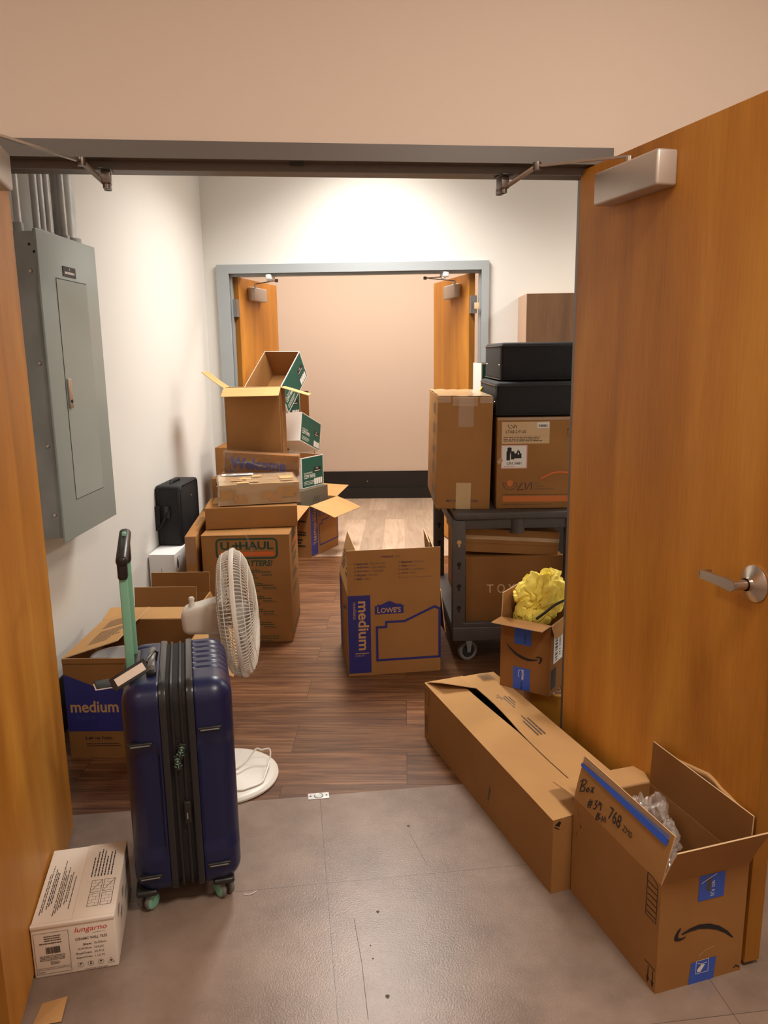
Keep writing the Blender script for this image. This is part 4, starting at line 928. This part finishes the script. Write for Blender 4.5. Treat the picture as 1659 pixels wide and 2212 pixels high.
paper_box('topmost copy paper carton tipped open towards the room, brown inside showing', (-.935, 6.023, 1.234), (.290, .439, .231), (36.5, .8, -17.0), 'R', .439)
paper_box('middle copy paper carton, tilted down to the right below the tipped open one', (-.905, 6.60, .765), (.40, .24, .24), (-3, 19.3, 72), 'F', .40)
paper_box('lowest copy paper carton, standing level just above the spread flaps', (-.913, 6.218, .502), (.29, .44, .24), (0, 0, 60.6), 'F', .29)
def dB(b, f, w, d, h):
    F, R_ = f('F'), f('R'); b.rect(F, .02, h-.16, .035, h-.01, 'white_paper'); b.rect(F, .06, h-.14, w-.01, h-.01, 'white_paper')
    for i in range(3): b.dec(F, [(.08+i*.05, h-.055), (.105+i*.05, h-.055), (.0925+i*.05, h-.035)], 'ink', .0008); b.rect(F, .0915+i*.05, h-.075, .0935+i*.05, h-.055, 'ink', .0008)
carton('shipping_carton', 'carton with white umbrella symbol label behind the copy paper cartons', 'box', (-1.0, 6.90, 0), (.34, .30, .775), (0, 0, 28), deco=dB)
carton('shipping_carton', 'handwritten carton, toned dark for shade, standing inside the open moving carton under the lowest copy paper carton', 'box', (-.852, 6.148, .006), (.358, .34, .493), (0, 0, 61), k='card_shadow', deco=lambda b, f, w, d, h: [b.ribbon(f('F'), [(.15+.012*i, h-.09+.022*((i*7) % 3-1)) for i in range(9)], .004, 'ink'), b.ribbon(f('F'), [(.12+.012*i, h-.15+.015*((i*5) % 3-1)) for i in range(12)], .004, 'ink')])
paper_box('upright white copy paper carton squeezed behind the tipped open one', (-1.10, 6.88, .985), (.35, .24, .24), (0, 0, 66), 'F', .35)
carton('shipping_carton', 'plain brown carton rising behind the upright white copy paper carton', 'box', (-1.05, 7.33, 0), (.32, .32, 1.17), (0, 0, 10), k='card_dark', open_top=True, flaps=[dict(side='F', ang=100, length=.03)])

# ------------------------------------------------------------------ right side: cart and its load
CY = 3.5
t = thing('utility_cart', 'taupe plastic service cart with keyhole posts and casters beside the right door', 'cart', (.505, 4.185, 0), (0, 0, CY))
W2, D2 = .305, .49
b = B(); b.box((-W2+.012, -D2, .738), (W2, D2, .774), 'cart', bev=.008); b.build('top_shelf', t)
b = B()
for s_ in (-1, 1): b.box((-W2, s_*D2-.014+(.03 if s_ < 0 else -.03), .690), (W2, s_*D2+.014+(.03 if s_ < 0 else -.03), .739), 'cart', bev=.003); b.box((s_*(W2-.014)-.014, -D2+.03, .690), (s_*(W2-.014)+.014, D2-.03, .739), 'cart', bev=.003)
b.tube([(.01, -D2+.03, .740), (.01, -D2+.03, .668)], .035, 'cart', 20); b.build('apron', t)
for sx in (-1, 1):
    for sy in (-1, 1):
        b = B(); x0, x1 = sorted((sx*W2, sx*(W2-.062))); y0, y1 = sorted((sy*(D2-.006), sy*(D2-.058)))
        b.box((x0, y0, .19), (x1, y1, .735), 'cart', bev=.005)
        fr = lambda u, v, o=0: (x0+u, y0-o, v)
        for z in (.63, .52, .41, .30):
            n = 14; b.dec(fr, [((x1-x0)/2+.011*math.cos(2*PI*i/n), z+.011*math.sin(2*PI*i/n)) for i in range(n)], 'cart_dark' if z < .6 or sx > 0 else 'card_light', .0006); b.rect(fr, (x1-x0)/2-.0045, z-.024, (x1-x0)/2+.0045, z-.008, 'cart_dark' if z < .6 or sx > 0 else 'card_light', .0006)
        b.build('post', t)
b = B(); b.box((-W2, -D2, .128), (W2, D2, .20), 'cart', bev=.006); b.box((-W2+.05, -D2+.004, .196), (W2-.02, -D2+.03, .222), 'cart', bev=.004); b.build('bottom_shelf', t)
for sx in (-1, 1):
    for sy in (-1, 1):
        x, y = sx*(W2-.085), sy*(D2-.085); b = B(); a = R(20); mx = Matrix.Translation((x, y, 0)) @ Matrix.Rotation(a, 4, 'Z')
        b.box((-.03, -.03, .118), (.03, .03, .129), 'steel', mx, bev=.002)
        for s_ in (-1, 1): b.add([(-.02, s_*.019-.0015, .12), (.02, s_*.019-.0015, .12), (.008, s_*.019-.0015, .045), (-.008, s_*.019-.0015, .045), (-.02, s_*.019+.0015, .12), (.02, s_*.019+.0015, .12), (.008, s_*.019+.0015, .045), (-.008, s_*.019+.0015, .045)], [(0, 1, 2, 3), (7, 6, 5, 4), (0, 4, 5, 1), (1, 5, 6, 2), (2, 6, 7, 3), (3, 7, 4, 0)], 'galv', mx=mx)
        c = b.build('caster', t); b = B(); m3 = mx @ Matrix.Translation((0, 0, .0505)) @ Matrix.Rotation(PI/2, 4, 'X')
        b.lathe([(0, -.012), (.036, -.012), (.040, -.015), (.048, -.014), (.0505, -.009), (.0505, .009), (.048, .014), (.040, .015), (.036, .012), (0, .012)], 'rubber', 36, m3); b.lathe([(0, .0125), (.034, .0125)], 'black_pl', 24, m3); b.lathe([(0, .0135), (.010, .0135)], 'steel', 16, m3); b.build('wheel', c)
rotc = lambda x, y: (.505+x*math.cos(R(CY))-y*math.sin(R(CY)), 4.185+x*math.sin(R(CY))+y*math.cos(R(CY)))
x, y = rotc(.01, -.04); carton('shipping_carton', 'large brown carton lettered TO on the lower shelf of the cart', 'box', (x, y, .201), (.482, .74, .335), (0, 0, CY), k='card_dark', deco=lambda b, f, w, d, h: [b.text('T', f('F'), .105, .15, .034, .042, 'ink_soft' if 0 else 'card_edge'), b.text('O', f('F'), .158, .147, .038, .046, 'card_edge'), b.text('Y', f('F'), .212, .15, .034, .042, 'card_edge')])
x, y = rotc(.0, -.06); carton('shipping_carton', 'wide brown carton tilted on top of the one lettered TO under the cart top', 'box', (x-.01, y, .5465), (.478, .68, .120), (0, 4.0, CY), k='card', deco=lambda b, f, w, d, h: [b.rect(f('F'), 0, .045, w, .048, 'card_dark'), b.rect(f('F'), 0, .066, w, .085, 'tape')])
# leaning cardboard left of the cart
for i, (x, y, hh, tx, ln, k_) in enumerate(((.165, 4.07, .56, .030, .46, 'card_light'), (.152, 4.10, .585, .040, .44, 'card'))):
    b = B(); b.slab([(0, -ln/2, 0), (0, ln/2, 0), (-tx, ln/2, hh-.03), (-tx, -ln/2, hh)], -.006, k_, 'card_edge')
    if i == 0: b.lines(lambda u, v, o=0: (-.03*v/.56-.001-o, -.2+u, v), .02, .25, .1, .45, 6, 'white_paper', seed=2)
    o = b.build('cardboard_sheet'); o.location = (x, y, 0); o.rotation_euler = (0, 0, R(2)); tag(o, ('flattened cardboard sheet leaning against the left side of the cart' if i == 0 else 'second cardboard sheet, outermost of those leaning on the cart'), 'cardboard')
# tall MADE IN SWEDEN carton
t = thing('tall_carton', 'tall narrow carton marked MADE IN SWEDEN on the left end of the cart', 'box', (.273, 4.105, .7755), (0, 1.4, 1.6))
w_, d_, h_ = .264, .66, .545; b = B(); b.box((-w_/2, -d_/2, 0), (w_/2, d_/2, h_), 'card', bev=.005); F = frame('F', w_, d_, h_); Lf = frame('L', w_, d_, h_)
b.text('MADE IN SWEDEN', F, .052, .034, .155, .013, 'ink_purple', bold=.005)
for i in range(5): b.lines(lambda u, v, o=0: Lf(v, u, o), .05+.1*i, d_-.3, .12+.1*i, d_-.12, 5, 'ink_soft', seed=i, ragged=.5)
b.rect(Lf, d_-.28, .02, d_-.06, .05, 'ink_soft'); b.build('box_body', t)
b = B(); b.rect(F, .098, 0, .170, .13, 'tape', .0012); b.build('packing_tape', t); b = B(); b.rect(F, .10, h_-.145, .172, h_, 'clear_tape', .0012); b.build('packing_tape', t); b = B()
bm = bmesh.new(); bmesh.ops.create_grid(bm, x_segments=24, y_segments=24, size=.5)
for v in bm.verts: x, y = v.co.x*w_*.99, v.co.y*d_*.99; v.co = Vector((x, y, h_+.002+.006*abs(noise.noise(Vector((x*22, y*8, 1))))))
b.bm(bm, 'tape', True)
for (x0, x1, hh) in ((.07, .19, .045), (0, .06, .03), (.20, .26, .03)):
    bm = bmesh.new(); bmesh.ops.create_grid(bm, x_segments=16, y_segments=8, size=.5)
    for v in bm.verts: u = x0+(v.co.x+.5)*(x1-x0); q = (v.co.y+.5)*hh; v.co = Vector(F(u, h_-q, .002+.003*abs(noise.noise(Vector((u*60, q*60, 3))))))
    b.bm(bm, 'clear_tape', True)
b.build('packing_tape', t, 20)
# LVI carton
def dV(b, f, w, d, h):
    F = f('F')
    b.rect(F, .022, h-.125, .25, h-.02, 'card_edge', .0006); b.text('LVI', F, .05, h-.052, .045, .018, 'ink', shear=-.3, off=.001); b.text('LTAB-2-P-US', F, .042, h-.074, .095, .014, 'ink', bold=.01, off=.001)
    b.rect(F, .19, h-.05, .247, h-.024, 'white_paper', .001); b.bars(F, .197, h-.046, .24, h-.034, 'ink', 5, .0014); b.lines(F, .03, h-.115, .24, h-.09, 3, 'ink_soft', seed=12, off=.001); b.rect(F, .022, h-.088, .25, h-.0875, 'ink_soft', .001)
    b.rect(F, .020, h-.245, .146, h-.130, 'white_paper', .0007)
    i = 0; x = .020
    while x < .144:
        for yy in (h-.245, h-.135): b.dec(F, [(x, yy), (x+.0025, yy), (x+.005, yy+.005), (x+.0025, yy+.005)], 'red_ink', .001)
        x += .005
    y = h-.245
    while y < h-.133:
        for xx in (.020, .141): b.dec(F, [(xx, y), (xx+.005, y+.0025), (xx+.005, y+.005), (xx, y+.0025)], 'red_ink', .001)
        y += .005
    for (x0, y0, ww, hh) in ((.046, .145+.0, .017, .042), (.050, .175, .020, .030), (.067, .150, .017, .036), (.084, .155, .034, .022)):
        yb = h-.205+(y0-.145); b.rect(F, x0, yb, x0+ww, yb+hh, 'ink', .0011); n = 12; b.dec(F, [(x0+ww/2+ww/2*math.cos(2*PI*j/n), yb+hh+.003*math.sin(2*PI*j/n)) for j in range(n)], 'ink', .0012)
    for (x0, y0, ww, hh) in ((.0635, h-.205, .0012, .04), (.0665, h-.2, .0008, .03)): b.rect(F, x0, y0, x0+ww, y0+hh, 'white_paper', .0014)
    b.dec(F, [(.096, h-.178), (.110, h-.178), (.112, h-.168), (.106, h-.155), (.104, h-.163), (.101, h-.150), (.097, h-.162), (.0935, h-.170)], 'ink', .0012); b.dec(F, [(.100, h-.177), (.106, h-.177), (.106, h-.171), (.103, h-.165), (.100, h-.171)], 'white_paper', .0014)
    b.text('UN 3481', F, .048, h-.226, .070, .013, 'ink', bold=.01, off=.001); b.lines(F, .035, h-.237, .09, h-.233, 1, 'ink_soft', seed=3, off=.001)
    # logo
    n = 20; c = (.065, .125); b.dec(F, [(c[0]+.016*math.cos(2*PI*j/n), c[1]+.016*math.sin(2*PI*j/n)) for j in range(n)], 'brown_orange', .0007)
    o_ = [(c[0]+.034*math.cos(R(a)), c[1]+.002+.034*math.sin(R(a))) for a in range(180, 361, 12)]; i_ = [(c[0]+.018*math.cos(R(a)), c[1]+.002+.018*math.sin(R(a))) for a in range(360, 179, -12)]
    b.ribbon(F, o_+i_, .0022, 'ink_purple', closed=True)
    for P in ([(.125, .129), (.102, .093), (.133, .093)], [(.138, .129), (.143, .093), (.166, .129)], [(.171, .129), (.168, .093)]): b.ribbon(F, P, .004, 'ink_purple')
    for i, s_ in enumerate(('LOW', 'VISION', 'INTERNATIONAL')): b.text(s_, F, .182, .120-.0135*i, .0075*len(s_), .008, 'ink_soft')
    b.rect(F, .032, .068, w-.01, .070, 'ink'); b.rect(F, .032, .034, w-.01, .062, 'brown_orange'); b.lines(F, .032, .018, .27, .024, 1, 'ink_soft', seed=8, ragged=0)
    for x in (.337, .352, .367): b.ribbon(F, [(x, h-.085), (x, h-.055)], .0016, 'ink'); b.dec(F, [(x-.004, h-.06), (x+.004, h-.06), (x, h-.052)], 'ink', .0008)
    b.rect(F, .332, h-.089, .372, h-.087, 'ink')
    b.dec(F, [(0, h-.21), (.02, h-.19), (.03, h-.205), (.01, h-.225)], 'tape', .001)
carton('shipping_carton', 'printed LVI carton with a battery warning label on the right end of the cart', 'box', (.662, 4.155, .7755), (.44, .76, .442), (0, 0, .6), deco=dV, tape=lambda b, f, w, d, h: b.rect(f('F'), 0, h-.012, w, h, 'clear_tape', .0012))
def soft_case(name, lab, loc, dims, rz):
    w, d, h = dims; t = thing(name, lab, 'case', loc, (0, 0, rz))
    b = B(); b.box((-w/2, -d/2, 0), (w/2, d/2, h), 'black_fab', bev=.018); b.build('case_body', t)
    b = B()
    for z in (h-.016, .010):
        pts = []
        for cx, cy, a0 in ((w/2-.016, d/2-.016, 0), (-w/2+.016, d/2-.016, 90), (-w/2+.016, -d/2+.016, 180), (w/2-.016, -d/2+.016, 270)):
            for j in range(5): a = R(a0+22.5*j); pts.append((cx+.017*math.cos(a), cy+.017*math.sin(a), z))
        b.tube(pts, .0028, 'black_pl', 6, closed=True)
    b.tube([(-w/2+.006, -d/2+.002, .01), (-w/2+.006, -d/2+.002, h-.015)], .0025, 'black_pl', 6); b.build('piping', t)
    for y in (-d/2+.03, d/2-.08): b = B(); b.lathe([(0, .004), (.004, .003), (.005, 0)], 'steel', 14, Matrix.Translation((-w/2, y, h*.42)) @ Matrix.Rotation(-PI/2, 4, 'Y')); b.build('rivet', t)
    return t
soft_case('instrument_case', 'lower of two black cases stacked on the LVI carton', (.672, 4.11, 1.2185), (.48, .60, .165), 1.5)
soft_case('instrument_case', 'upper of two black cases stacked on the LVI carton', (.700, 4.16, 1.384), (.48, .56, .185), 1.5)
b = B(); b.tube(spline([(0, 0, .055), (-.012, -.01, .035), (-.010, -.012, .015), (.004, -.005, -.004)]), .006, 'yellow_s', 8); o = b.build('yellow_strap'); o.location = (.425, 4.30, 1.285); tag(o, 'short yellow strap hanging from the lower black case', 'strap')
t = paper_box('single copy paper carton standing behind the tall narrow carton, right of the far door', (.528, 4.665, 1.2185), (.20, .24, .245), (0, 0, 6), 'F', .20)
carton('small_carton', 'little brown carton peeking out of the copy paper carton behind the black cases', 'box', (.545, 4.665, 1.235), (.08, .12, .275), (0, 0, 4), k='card_dark')
b = B(); b.tube([(.016*math.cos(2*PI*i/18), 0, .026*math.sin(2*PI*i/18)) for i in range(18)], .003, 'pink', 6, closed=True); b.tube([(.012*math.cos(2*PI*i/18)+.004, .004, .02*math.sin(2*PI*i/18)-.004) for i in range(18)], .003, 'blade', 6, closed=True)
o = b.build('pink_ribbon'); o.location = (.500, 4.58, 1.486); tag(o, 'pink ribbon loop sticking up beside the black cases', 'ribbon')
t = thing('wall_cabinet', 'walnut laminate wall cabinet high on the far wall at the right', 'cabinet', (1.18, YF+.018, 1.15))
b = B(); b.box((-.35, -.39, 0), (.35, 0, .754), 'cab_side'); b.build('cabinet_box', t); b = B(); b.box((-.35, -.41, .003), (-.002, -.391, .751), 'cabinet'); b.build('cabinet_door', t); b = B(); b.box((.002, -.41, .003), (.35, -.391, .751), 'cabinet'); b.build('cabinet_door', t)
b = B(); b.tube(spline([(.80, 3.735, .955), (.73, 3.74, .958), (.69, 3.745, .945), (.655, 3.752, .925)]), .003, 'orange_c', 8); b.tube(spline([(.80, 3.735, .955), (.84, 3.78, .90), (.83, 3.735, .83), (.80, 3.71, .78)]), .003, 'orange_c', 8)
tag(b.build('orange_cable'), 'orange cable across the front of the LVI carton', 'cable')

# ------------------------------------------------------------------ long carton beside the right door
t = thing('long_carton', 'very long low cardboard carton with a dark gap in its lid beside the right door', 'box', (.385, 2.528, 0), (0, 0, 19.6))
w_, d_, h_ = .305, 1.004, .232
b = B(); carton_body(b, w_, d_, h_, 'card', open_top=True); Lf, F = frame('L', w_, d_, h_), frame('F', w_, d_, h_)
b.ribbon(Lf, [(.012, .155), (.05, .155), (.05, .215), (.012, .215)], .002, 'ink', closed=True)
for i in range(9): b.rect(Lf, .008, .03+i*.009, .04, .033+i*.009, 'ink')
b.dec(F, [(.020, h_-.004), (.005, h_-.015), (.02, h_-.022), (.026, h_-.010)], 'ink'); b.ribbon(F, [(.004, h_-.02), (.02, h_-.03)], .003, 'ink'); b.dec(F, [(.12, .115), (.125, .125), (.16, .10), (.16, .09)], 'ink')
b.dec(Lf, [(d_-.42, .06), (d_-.405, .115), (d_-.395, .11), (d_-.41, .055)], 'ink_soft', .0004)
b.build('box_body', t)
# lid halves; the seam opens towards the far end
b = B(); xs = lambda y: .012+.028*max(0, min(1, (y+.08)/.5))
n = 14; Lpts = [(-w_/2, -d_/2+d_*i/n) for i in range(n+1)]
def lid(side, k_, z0):
    b = B(); vs = []; fs = []; m_ = 8
    for i in range(n+1):
        y = -d_/2+d_*i/n
        g = .0 if y < -.02 else .020*math.sin(min(1, (y+.02)/.32)*PI/2)
        if side < 0: xa, xb_ = -w_/2, .002-g
        else: xa, xb_ = .004+g*.6, w_/2
        for j in range(m_+1): f = j/m_; x = xa+(xb_-xa)*f; q = (f if side < 0 else 1-f); vs.append((x, y, h_+z0+.004*math.sin(q*2.2)+(.004*q*math.sin(y*9))))
    N = len(vs); vs += [(x, y, z-.003) for x, y, z in vs]
    for i in range(n):
        for j in range(m_): a = i*(m_+1)+j; fs += [(a, a+1, a+m_+2, a+m_+1), (N+a+m_+1, N+a+m_+2, N+a+1, N+a)]
    b.add(vs, fs, k_, True)
    return b
lb = lid(-1, 'card_light', .001); lb.build('flap', t)
rb = lid(1, 'card_light', .003); T_ = lambda u, v, o=0: (u, v, h_+.0085+o)
rb.ribbon(T_, [(.07, .42), (.12, .42), (.12, .485), (.07, .485)], .002, 'ink_soft', closed=True)
for i in range(6): rb.rect(T_, .076+i*.007, .425, .079+i*.007, .48, 'ink_soft')
for i in range(5): rb.lines(lambda u, v, o=0: T_(v, u, o), .12+.02*i, .045+.011*i, .30-.01*i, .056+.011*i, 1, 'ink_soft', seed=i, ragged=.2)
rb.lines(lambda u, v, o=0: T_(v, u, o), -.05, .045, .10, .085, 3, 'ink_soft', seed=9)
rb.build('flap', t)
b = B(); b.slab([(-.145, .495, h_+.006), (-.118, .395, h_+.040), (.010, .365, h_+.012), (.012, .495, h_+.009)], .003, 'card_light', 'card_edge'); b.build('flap', t)
b = B(); b.box((-w_/2+.006, -d_/2+.006, .15), (w_/2-.006, d_/2-.006, .155), 'cart_dark'); b.build('gap_shade', t)  # near-black sheet painting the shade seen through the lid gap

# ------------------------------------------------------------------ big carton box #39
t = thing('big_carton', 'open carton handwritten Box #39 with a downturned black arrow, nearest the camera', 'box', (.650, 1.872, 0), (0, 0, 18.5))
w_, d_, h_ = .250, .394, .297
b = B(); carton_body(b, w_, d_, h_, 'card', open_top=True); F, Lf = frame('F', w_, d_, h_), frame('L', w_, d_, h_)
smile(b, F, .132, .135, .175, True)
b.ribbon(Lf, [(d_-.052, .185), (d_-.012, .185), (d_-.012, .285), (d_-.030, .297), (d_-.052, .297)], .0022, 'ink', closed=True)
for i in range(6): b.rect(Lf, d_-.050, .194+i*.016, d_-.014, .197+i*.016, 'ink')
for i, y in enumerate((.045, .020)):
    x = d_-.030+i*.018; b.ribbon(Lf, [(x, .055), (x, .015)], .003, 'ink'); b.dec(Lf, [(x-.006, .026), (x+.006, .026), (x, .008)], 'ink', .0009)
b.rect(Lf, d_-.044, .060, d_-.004, .063, 'ink')
for p in ([(.02, .27), (.03, .265), (.03, .25)], [(.018, .20), (.028, .19)], [(.035, .235), (.04, .225), (.045, .237)]): b.ribbon(Lf, p, .0012, 'ink')
b.ribbon(F, [(w_-.022, .012), (w_-.015, .018), (w_-.004, .010)], .003, 'ink'); b.ribbon(F, [(.12, .075), (.14, .088), (.165, .092)], .0012, 'card_edge')
b.build('box_body', t)
fl = .125
def write39(b, fr):
    # local u runs back to front along the flap, v up
    st = {'Box': [[(0, 0), (.002, .034)], [(-.006, .030), (.004, .038), (.016, .034), (.014, .024), (.002, .019), (.016, .014), (.015, .003), (0, .000)], [(.026, .0), (.022, .008), (.028, .014), (.033, .007), (.026, 0)], [(.038, .0), (.048, .018)], [(.039, .017), (.049, -.001)]],
          '#39': [[(.066, -.010), (.069, .016)], [(.074, -.012), (.076, .014)], [(.062, .006), (.080, .008)], [(.062, -.002), (.080, .0)], [(.086, .012), (.095, .013), (.089, .004), (.097, -.002), (.092, -.012), (.085, -.010)], [(.110, .006), (.103, .010), (.102, .002), (.110, .004), (.112, -.014)]],
          'Bm': [[(.104, -.046), (.106, -.024)], [(.104, -.026), (.115, -.028), (.108, -.035), (.118, -.040), (.105, -.047)], [(.124, -.049), (.125, -.034), (.130, -.046), (.134, -.034), (.138, -.050)]]}
    org = {'Box': (.022, .030, 0, 0), '#39': (.066, .004, .062, -.014), 'Bm': (.114, -.004, .104, -.050)}
    c_, s_ = math.cos(R(26)), math.sin(R(26))
    for k_, ps in st.items():
        ou, ov, x0, y0 = org[k_]
        for p in ps: b.ribbon(lambda u, v, o=0: fr(ou+(u-x0)*1.3*c_, ov+(u-x0)*1.3*s_+(v-y0)*.95, o), p, .0034, 'ink')
    b.text('768', fr, .160, .032, .052, .034, 'ink'); b.text('ZM0', fr, .222, .036, .040, .016, 'ink')
    b.dec(fr, [(.0, fl-.030), (.38, fl-.034), (.38, fl-.006), (.0, fl-.020)], 'blue_tape', .0012)
    b.ribbon(fr, [(.02, fl-.010), (.10, fl-.010)], .001, 'ink'); b.rect(fr, .0, fl-.016, .385, fl-.001, 'clear_tape', .0013)
make_flap('L', w_, d_, h_, 80, fl, 'card', bend=-6, inset=(.0, .0), deco=None).build('flap', t)
b = make_flap('L', w_, d_, h_, 80, fl, 'card'); b.v = []; b.f = []; b.m = []; b.mats = []; b.sm = []
write39(b, lambda u, v, o=0: flap_frame('L', w_, d_, h_, 80-6*v/fl/2)(u, v, o+.0012)); b.build('blue_tape_and_handwriting', t)
make_flap('F', w_, d_, h_, 108, .122, 'card', bend=8, inset=(.0, -.012)).build('flap', t)
make_flap('R', w_, d_, h_, 92, .128, 'card_dark', bend=0).build('flap', t)
make_flap('B', w_, d_, h_, 190, .122, 'card_light', inset=(-.05, 0)).build('flap', t)
b = B(); b.rect(F, .106, h_-.068, .180, h_-.0, 'blue_tape', .0010); b.text("It's on", lambda u, v, o=0: F(u, v, o), .151, h_-.060, .040, .012, 'white_paper', rot=90, off=.0016)
b.rect(F, .128, h_-.045, .140, h_-.008, 'ink_soft', .0013); b.ribbon(F, [(.112, h_-.02), (.135, h_-.01), (.155, h_-.002)], .0015, 'white_paper', .0016); b.build('blue_tape', t)
b = B(); b.dec(F, [(.094, .0), (.168, .0), (.172, .062), (.100, .060)], 'blue_tape', .0010); b.ribbon(F, [(.114, .026), (.150, .026), (.150, .062), (.114, .062)], .0012, 'white_paper', .0014, closed=True)
b.dec(F, [(.118, .030), (.128, .030), (.140, .048), (.130, .050), (.118, .038)], 'white_paper', .0016); b.ribbon(F, [(.118, .056), (.128, .051), (.145, .053)], .0015, 'white_paper', .0016); b.build('blue_tape', t)
# contents
def crumple(name, loc, size, rot, k, sub=5, amp=.35, sd=0, flat=1, sc=(7, 16)):
    bm = bmesh.new(); bmesh.ops.create_icosphere(bm, subdivisions=sub, radius=1)
    for v in bm.verts:
        p = v.co.copy(); n_ = p.normalized()
        q = p*1.3+Vector((sd, sd*.7, 0)); q += noise.noise_vector(q*.9)*.5
        r_ = 1+amp*(abs(noise.noise(q*1.6))*1.6-.45) + amp*.55*(abs(noise.noise(q*3.7))-.2) + amp*.22*(abs(noise.noise(q*8))-.2)
        v.co = Vector((p.x*size[0], p.y*size[1], p.z*size[2]))*r_
    b = B(); b.bm(bm, k, flat != 1); o = b.build(name, None, 25); o.location = loc; o.rotation_euler = tuple(R(a) for a in rot); return o
o = crumple('plastic_bag', (.642, 1.915, .240), (.068, .108, .105), (12, 6, 15), 'bag', 5, .55, 4, 0); tag(o, 'clear crumpled plastic bag bulging out of the carton marked Box #39', 'bag')
o = crumple('bubble_wrap', (.590, 1.800, .300), (.030, .055, .055), (0, 10, 20), 'bag', 4, .6, 9, 0); tag(o, 'small clear plastic wrap in the front left corner of the carton marked Box #39', 'wrap')
carton('white_item_box', 'small cream box inside the clear plastic bag in the carton marked Box #39', 'box', (.615, 1.905, .19), (.05, .08, .10), (0, 8, 20), k='white_card')
# padded mailer behind the right flap
b = B(); bm = bmesh.new(); bmesh.ops.create_grid(bm, x_segments=20, y_segments=12, size=.5)
for v in bm.verts: x, y = v.co.x, v.co.y; v.co = Vector((.004*noise.noise(Vector((x*8, y*8, 2)))-.025*y, x*.30, (y+.5)*.125*(1-.25*abs(x)*2)))
b.bm(bm, 'card_light', True); o = b.build('padded_mailer', None, 40); so = o.modifiers.new('thickness', 'SOLIDIFY'); so.thickness = .008; o.location = (.802, 1.905, .315); o.rotation_euler = (0, 0, R(18)); tag(o, 'tan padded mailer tucked between the Box #39 carton and the right door', 'mailer')

# ------------------------------------------------------------------ small carton with yellow paper, amber tub
t = thing('storage_tub', 'round amber plastic tub on the floor between the long carton and the cart', 'tub', (.620, 3.005, 0)); b = B()
b.lathe([(0, 0), (.120, 0), (.128, .01), (.146, .205), (.152, .208), (.153, .216), (.147, .220), (.141, .212), (.124, .012), (0, .010)], 'tub', 56); b.build('tub_shell', t)
o = crumple('plastic_liner', (.645, 2.965, .198), (.07, .07, .025), (0, 0, 0), 'bag', 4, .5, 2, 0); tag(o, 'scrap of clear plastic showing at the rim of the amber tub', 'wrap')
sx_, sy_ = .370, 2.919; yw = R(-32.4); w_, d_, h_ = .206, .27, .281
cx = sx_+w_/2*math.cos(yw)-d_/2*math.sin(yw); cy = sy_+w_/2*math.sin(yw)+d_/2*math.cos(yw)
t = thing('small_carton', 'small open carton with a black smile arrow and blue tape, stuffed with yellow paper', 'box', (cx, cy, .2365), (0, 0, -32.4))
b = B(); carton_body(b, w_, d_, h_, 'card_dark', open_top=True); F, Rf = frame('F', w_, d_, h_), frame('R', w_, d_, h_)
smile(b, F, .100, .150, .150); b.rect(Rf, .01, .02, .06, .10, 'ink'); b.build('box_body', t)
make_flap('F', w_, d_, h_, 178, .085, 'card').build('flap', t); make_flap('L', w_, d_, h_, 84, .10, 'card', bend=6).build('flap', t)
make_flap('R', w_, d_, h_, 250, .05, 'card').build('flap', t); make_flap('B', w_, d_, h_, 250, .08, 'card').build('flap', t)
b = B(); b.rect(F, .058, h_-.095, .128, h_-.002, 'blue_tape', .0010); b.text('here', F, .098, h_-.050, .036, .012, 'ink', rot=-90, off=.0016)
b.build('blue_tape', t); b = B(); b.rect(F, .056, .002, .126, .092, 'blue_tape', .0010); b.text('prime', F, .088, .084, .040, .015, 'white_paper', rot=-90, off=.0016, bold=.01); b.ribbon(F, [(.083, .082), (.079, .074), (.078, .062), (.082, .052)], .002, 'white_paper', .0016); b.text('and now', F, .088, .036, .034, .010, 'ink', rot=-90, off=.0016); b.build('blue_tape', t)
b = B(); b.rect(Rf, .03, .12, .16, h_-.02, 'white_paper', .001); b.bars(Rf, .045, .13, .07, h_-.03, 'ink', 3, .0014, vertical=False); b.bars(Rf, .085, .14, .10, h_-.05, 'ink_soft', 5, .0014, vertical=False); b.build('shipping_label', t)
def yellow():
    bm = bmesh.new(); bmesh.ops.create_icosphere(bm, subdivisions=6, radius=1)
    rg = random.Random(21); pl = []
    for _ in range(46):
        n_ = Vector((rg.gauss(0, 1), rg.gauss(0, 1), rg.gauss(0, 1))).normalized(); pl.append((n_, rg.uniform(.80, 1.12)))
    for v in bm.verts:
        p = (v.co+noise.noise_vector(v.co*1.9+Vector((2, 7, 1)))*.55+noise.noise_vector(v.co*4.5)*.16).normalized()
        r_ = min(d/max(p.dot(n_), .25) for n_, d in pl)
        r_ += .20*noise.noise(v.co*1.7+Vector((4, 4, 9)))-.34*max(0, .16-abs(noise.noise(p*2.2+Vector((9, 1, 3)))))/.16*.5
        v.co = Vector((v.co.x*.098, v.co.y*.080, v.co.z*.145))*r_
    b = B(); b.bm(bm, 'yellow', True); return b
o = yellow().build('yellow_paper', None, 18); o.location = (cx-.005, cy-.01, .2365+h_+.055); o.rotation_euler = (R(-8), R(32), R(-30)); tag(o, 'crumpled bright yellow paper bursting out of the small smile carton', 'paper')
b = B(); b.tube(spline([(.0, .0, .0), (.03, -.010, .028), (.07, -.010, .060), (.12, 0, .080)]), .0055, 'black_pl', 8); o = b.build('black_cord'); o.location = (cx-.030, cy-.105, .2365+h_+.008); tag(o, 'black cord lying across the crumpled yellow paper', 'cord')
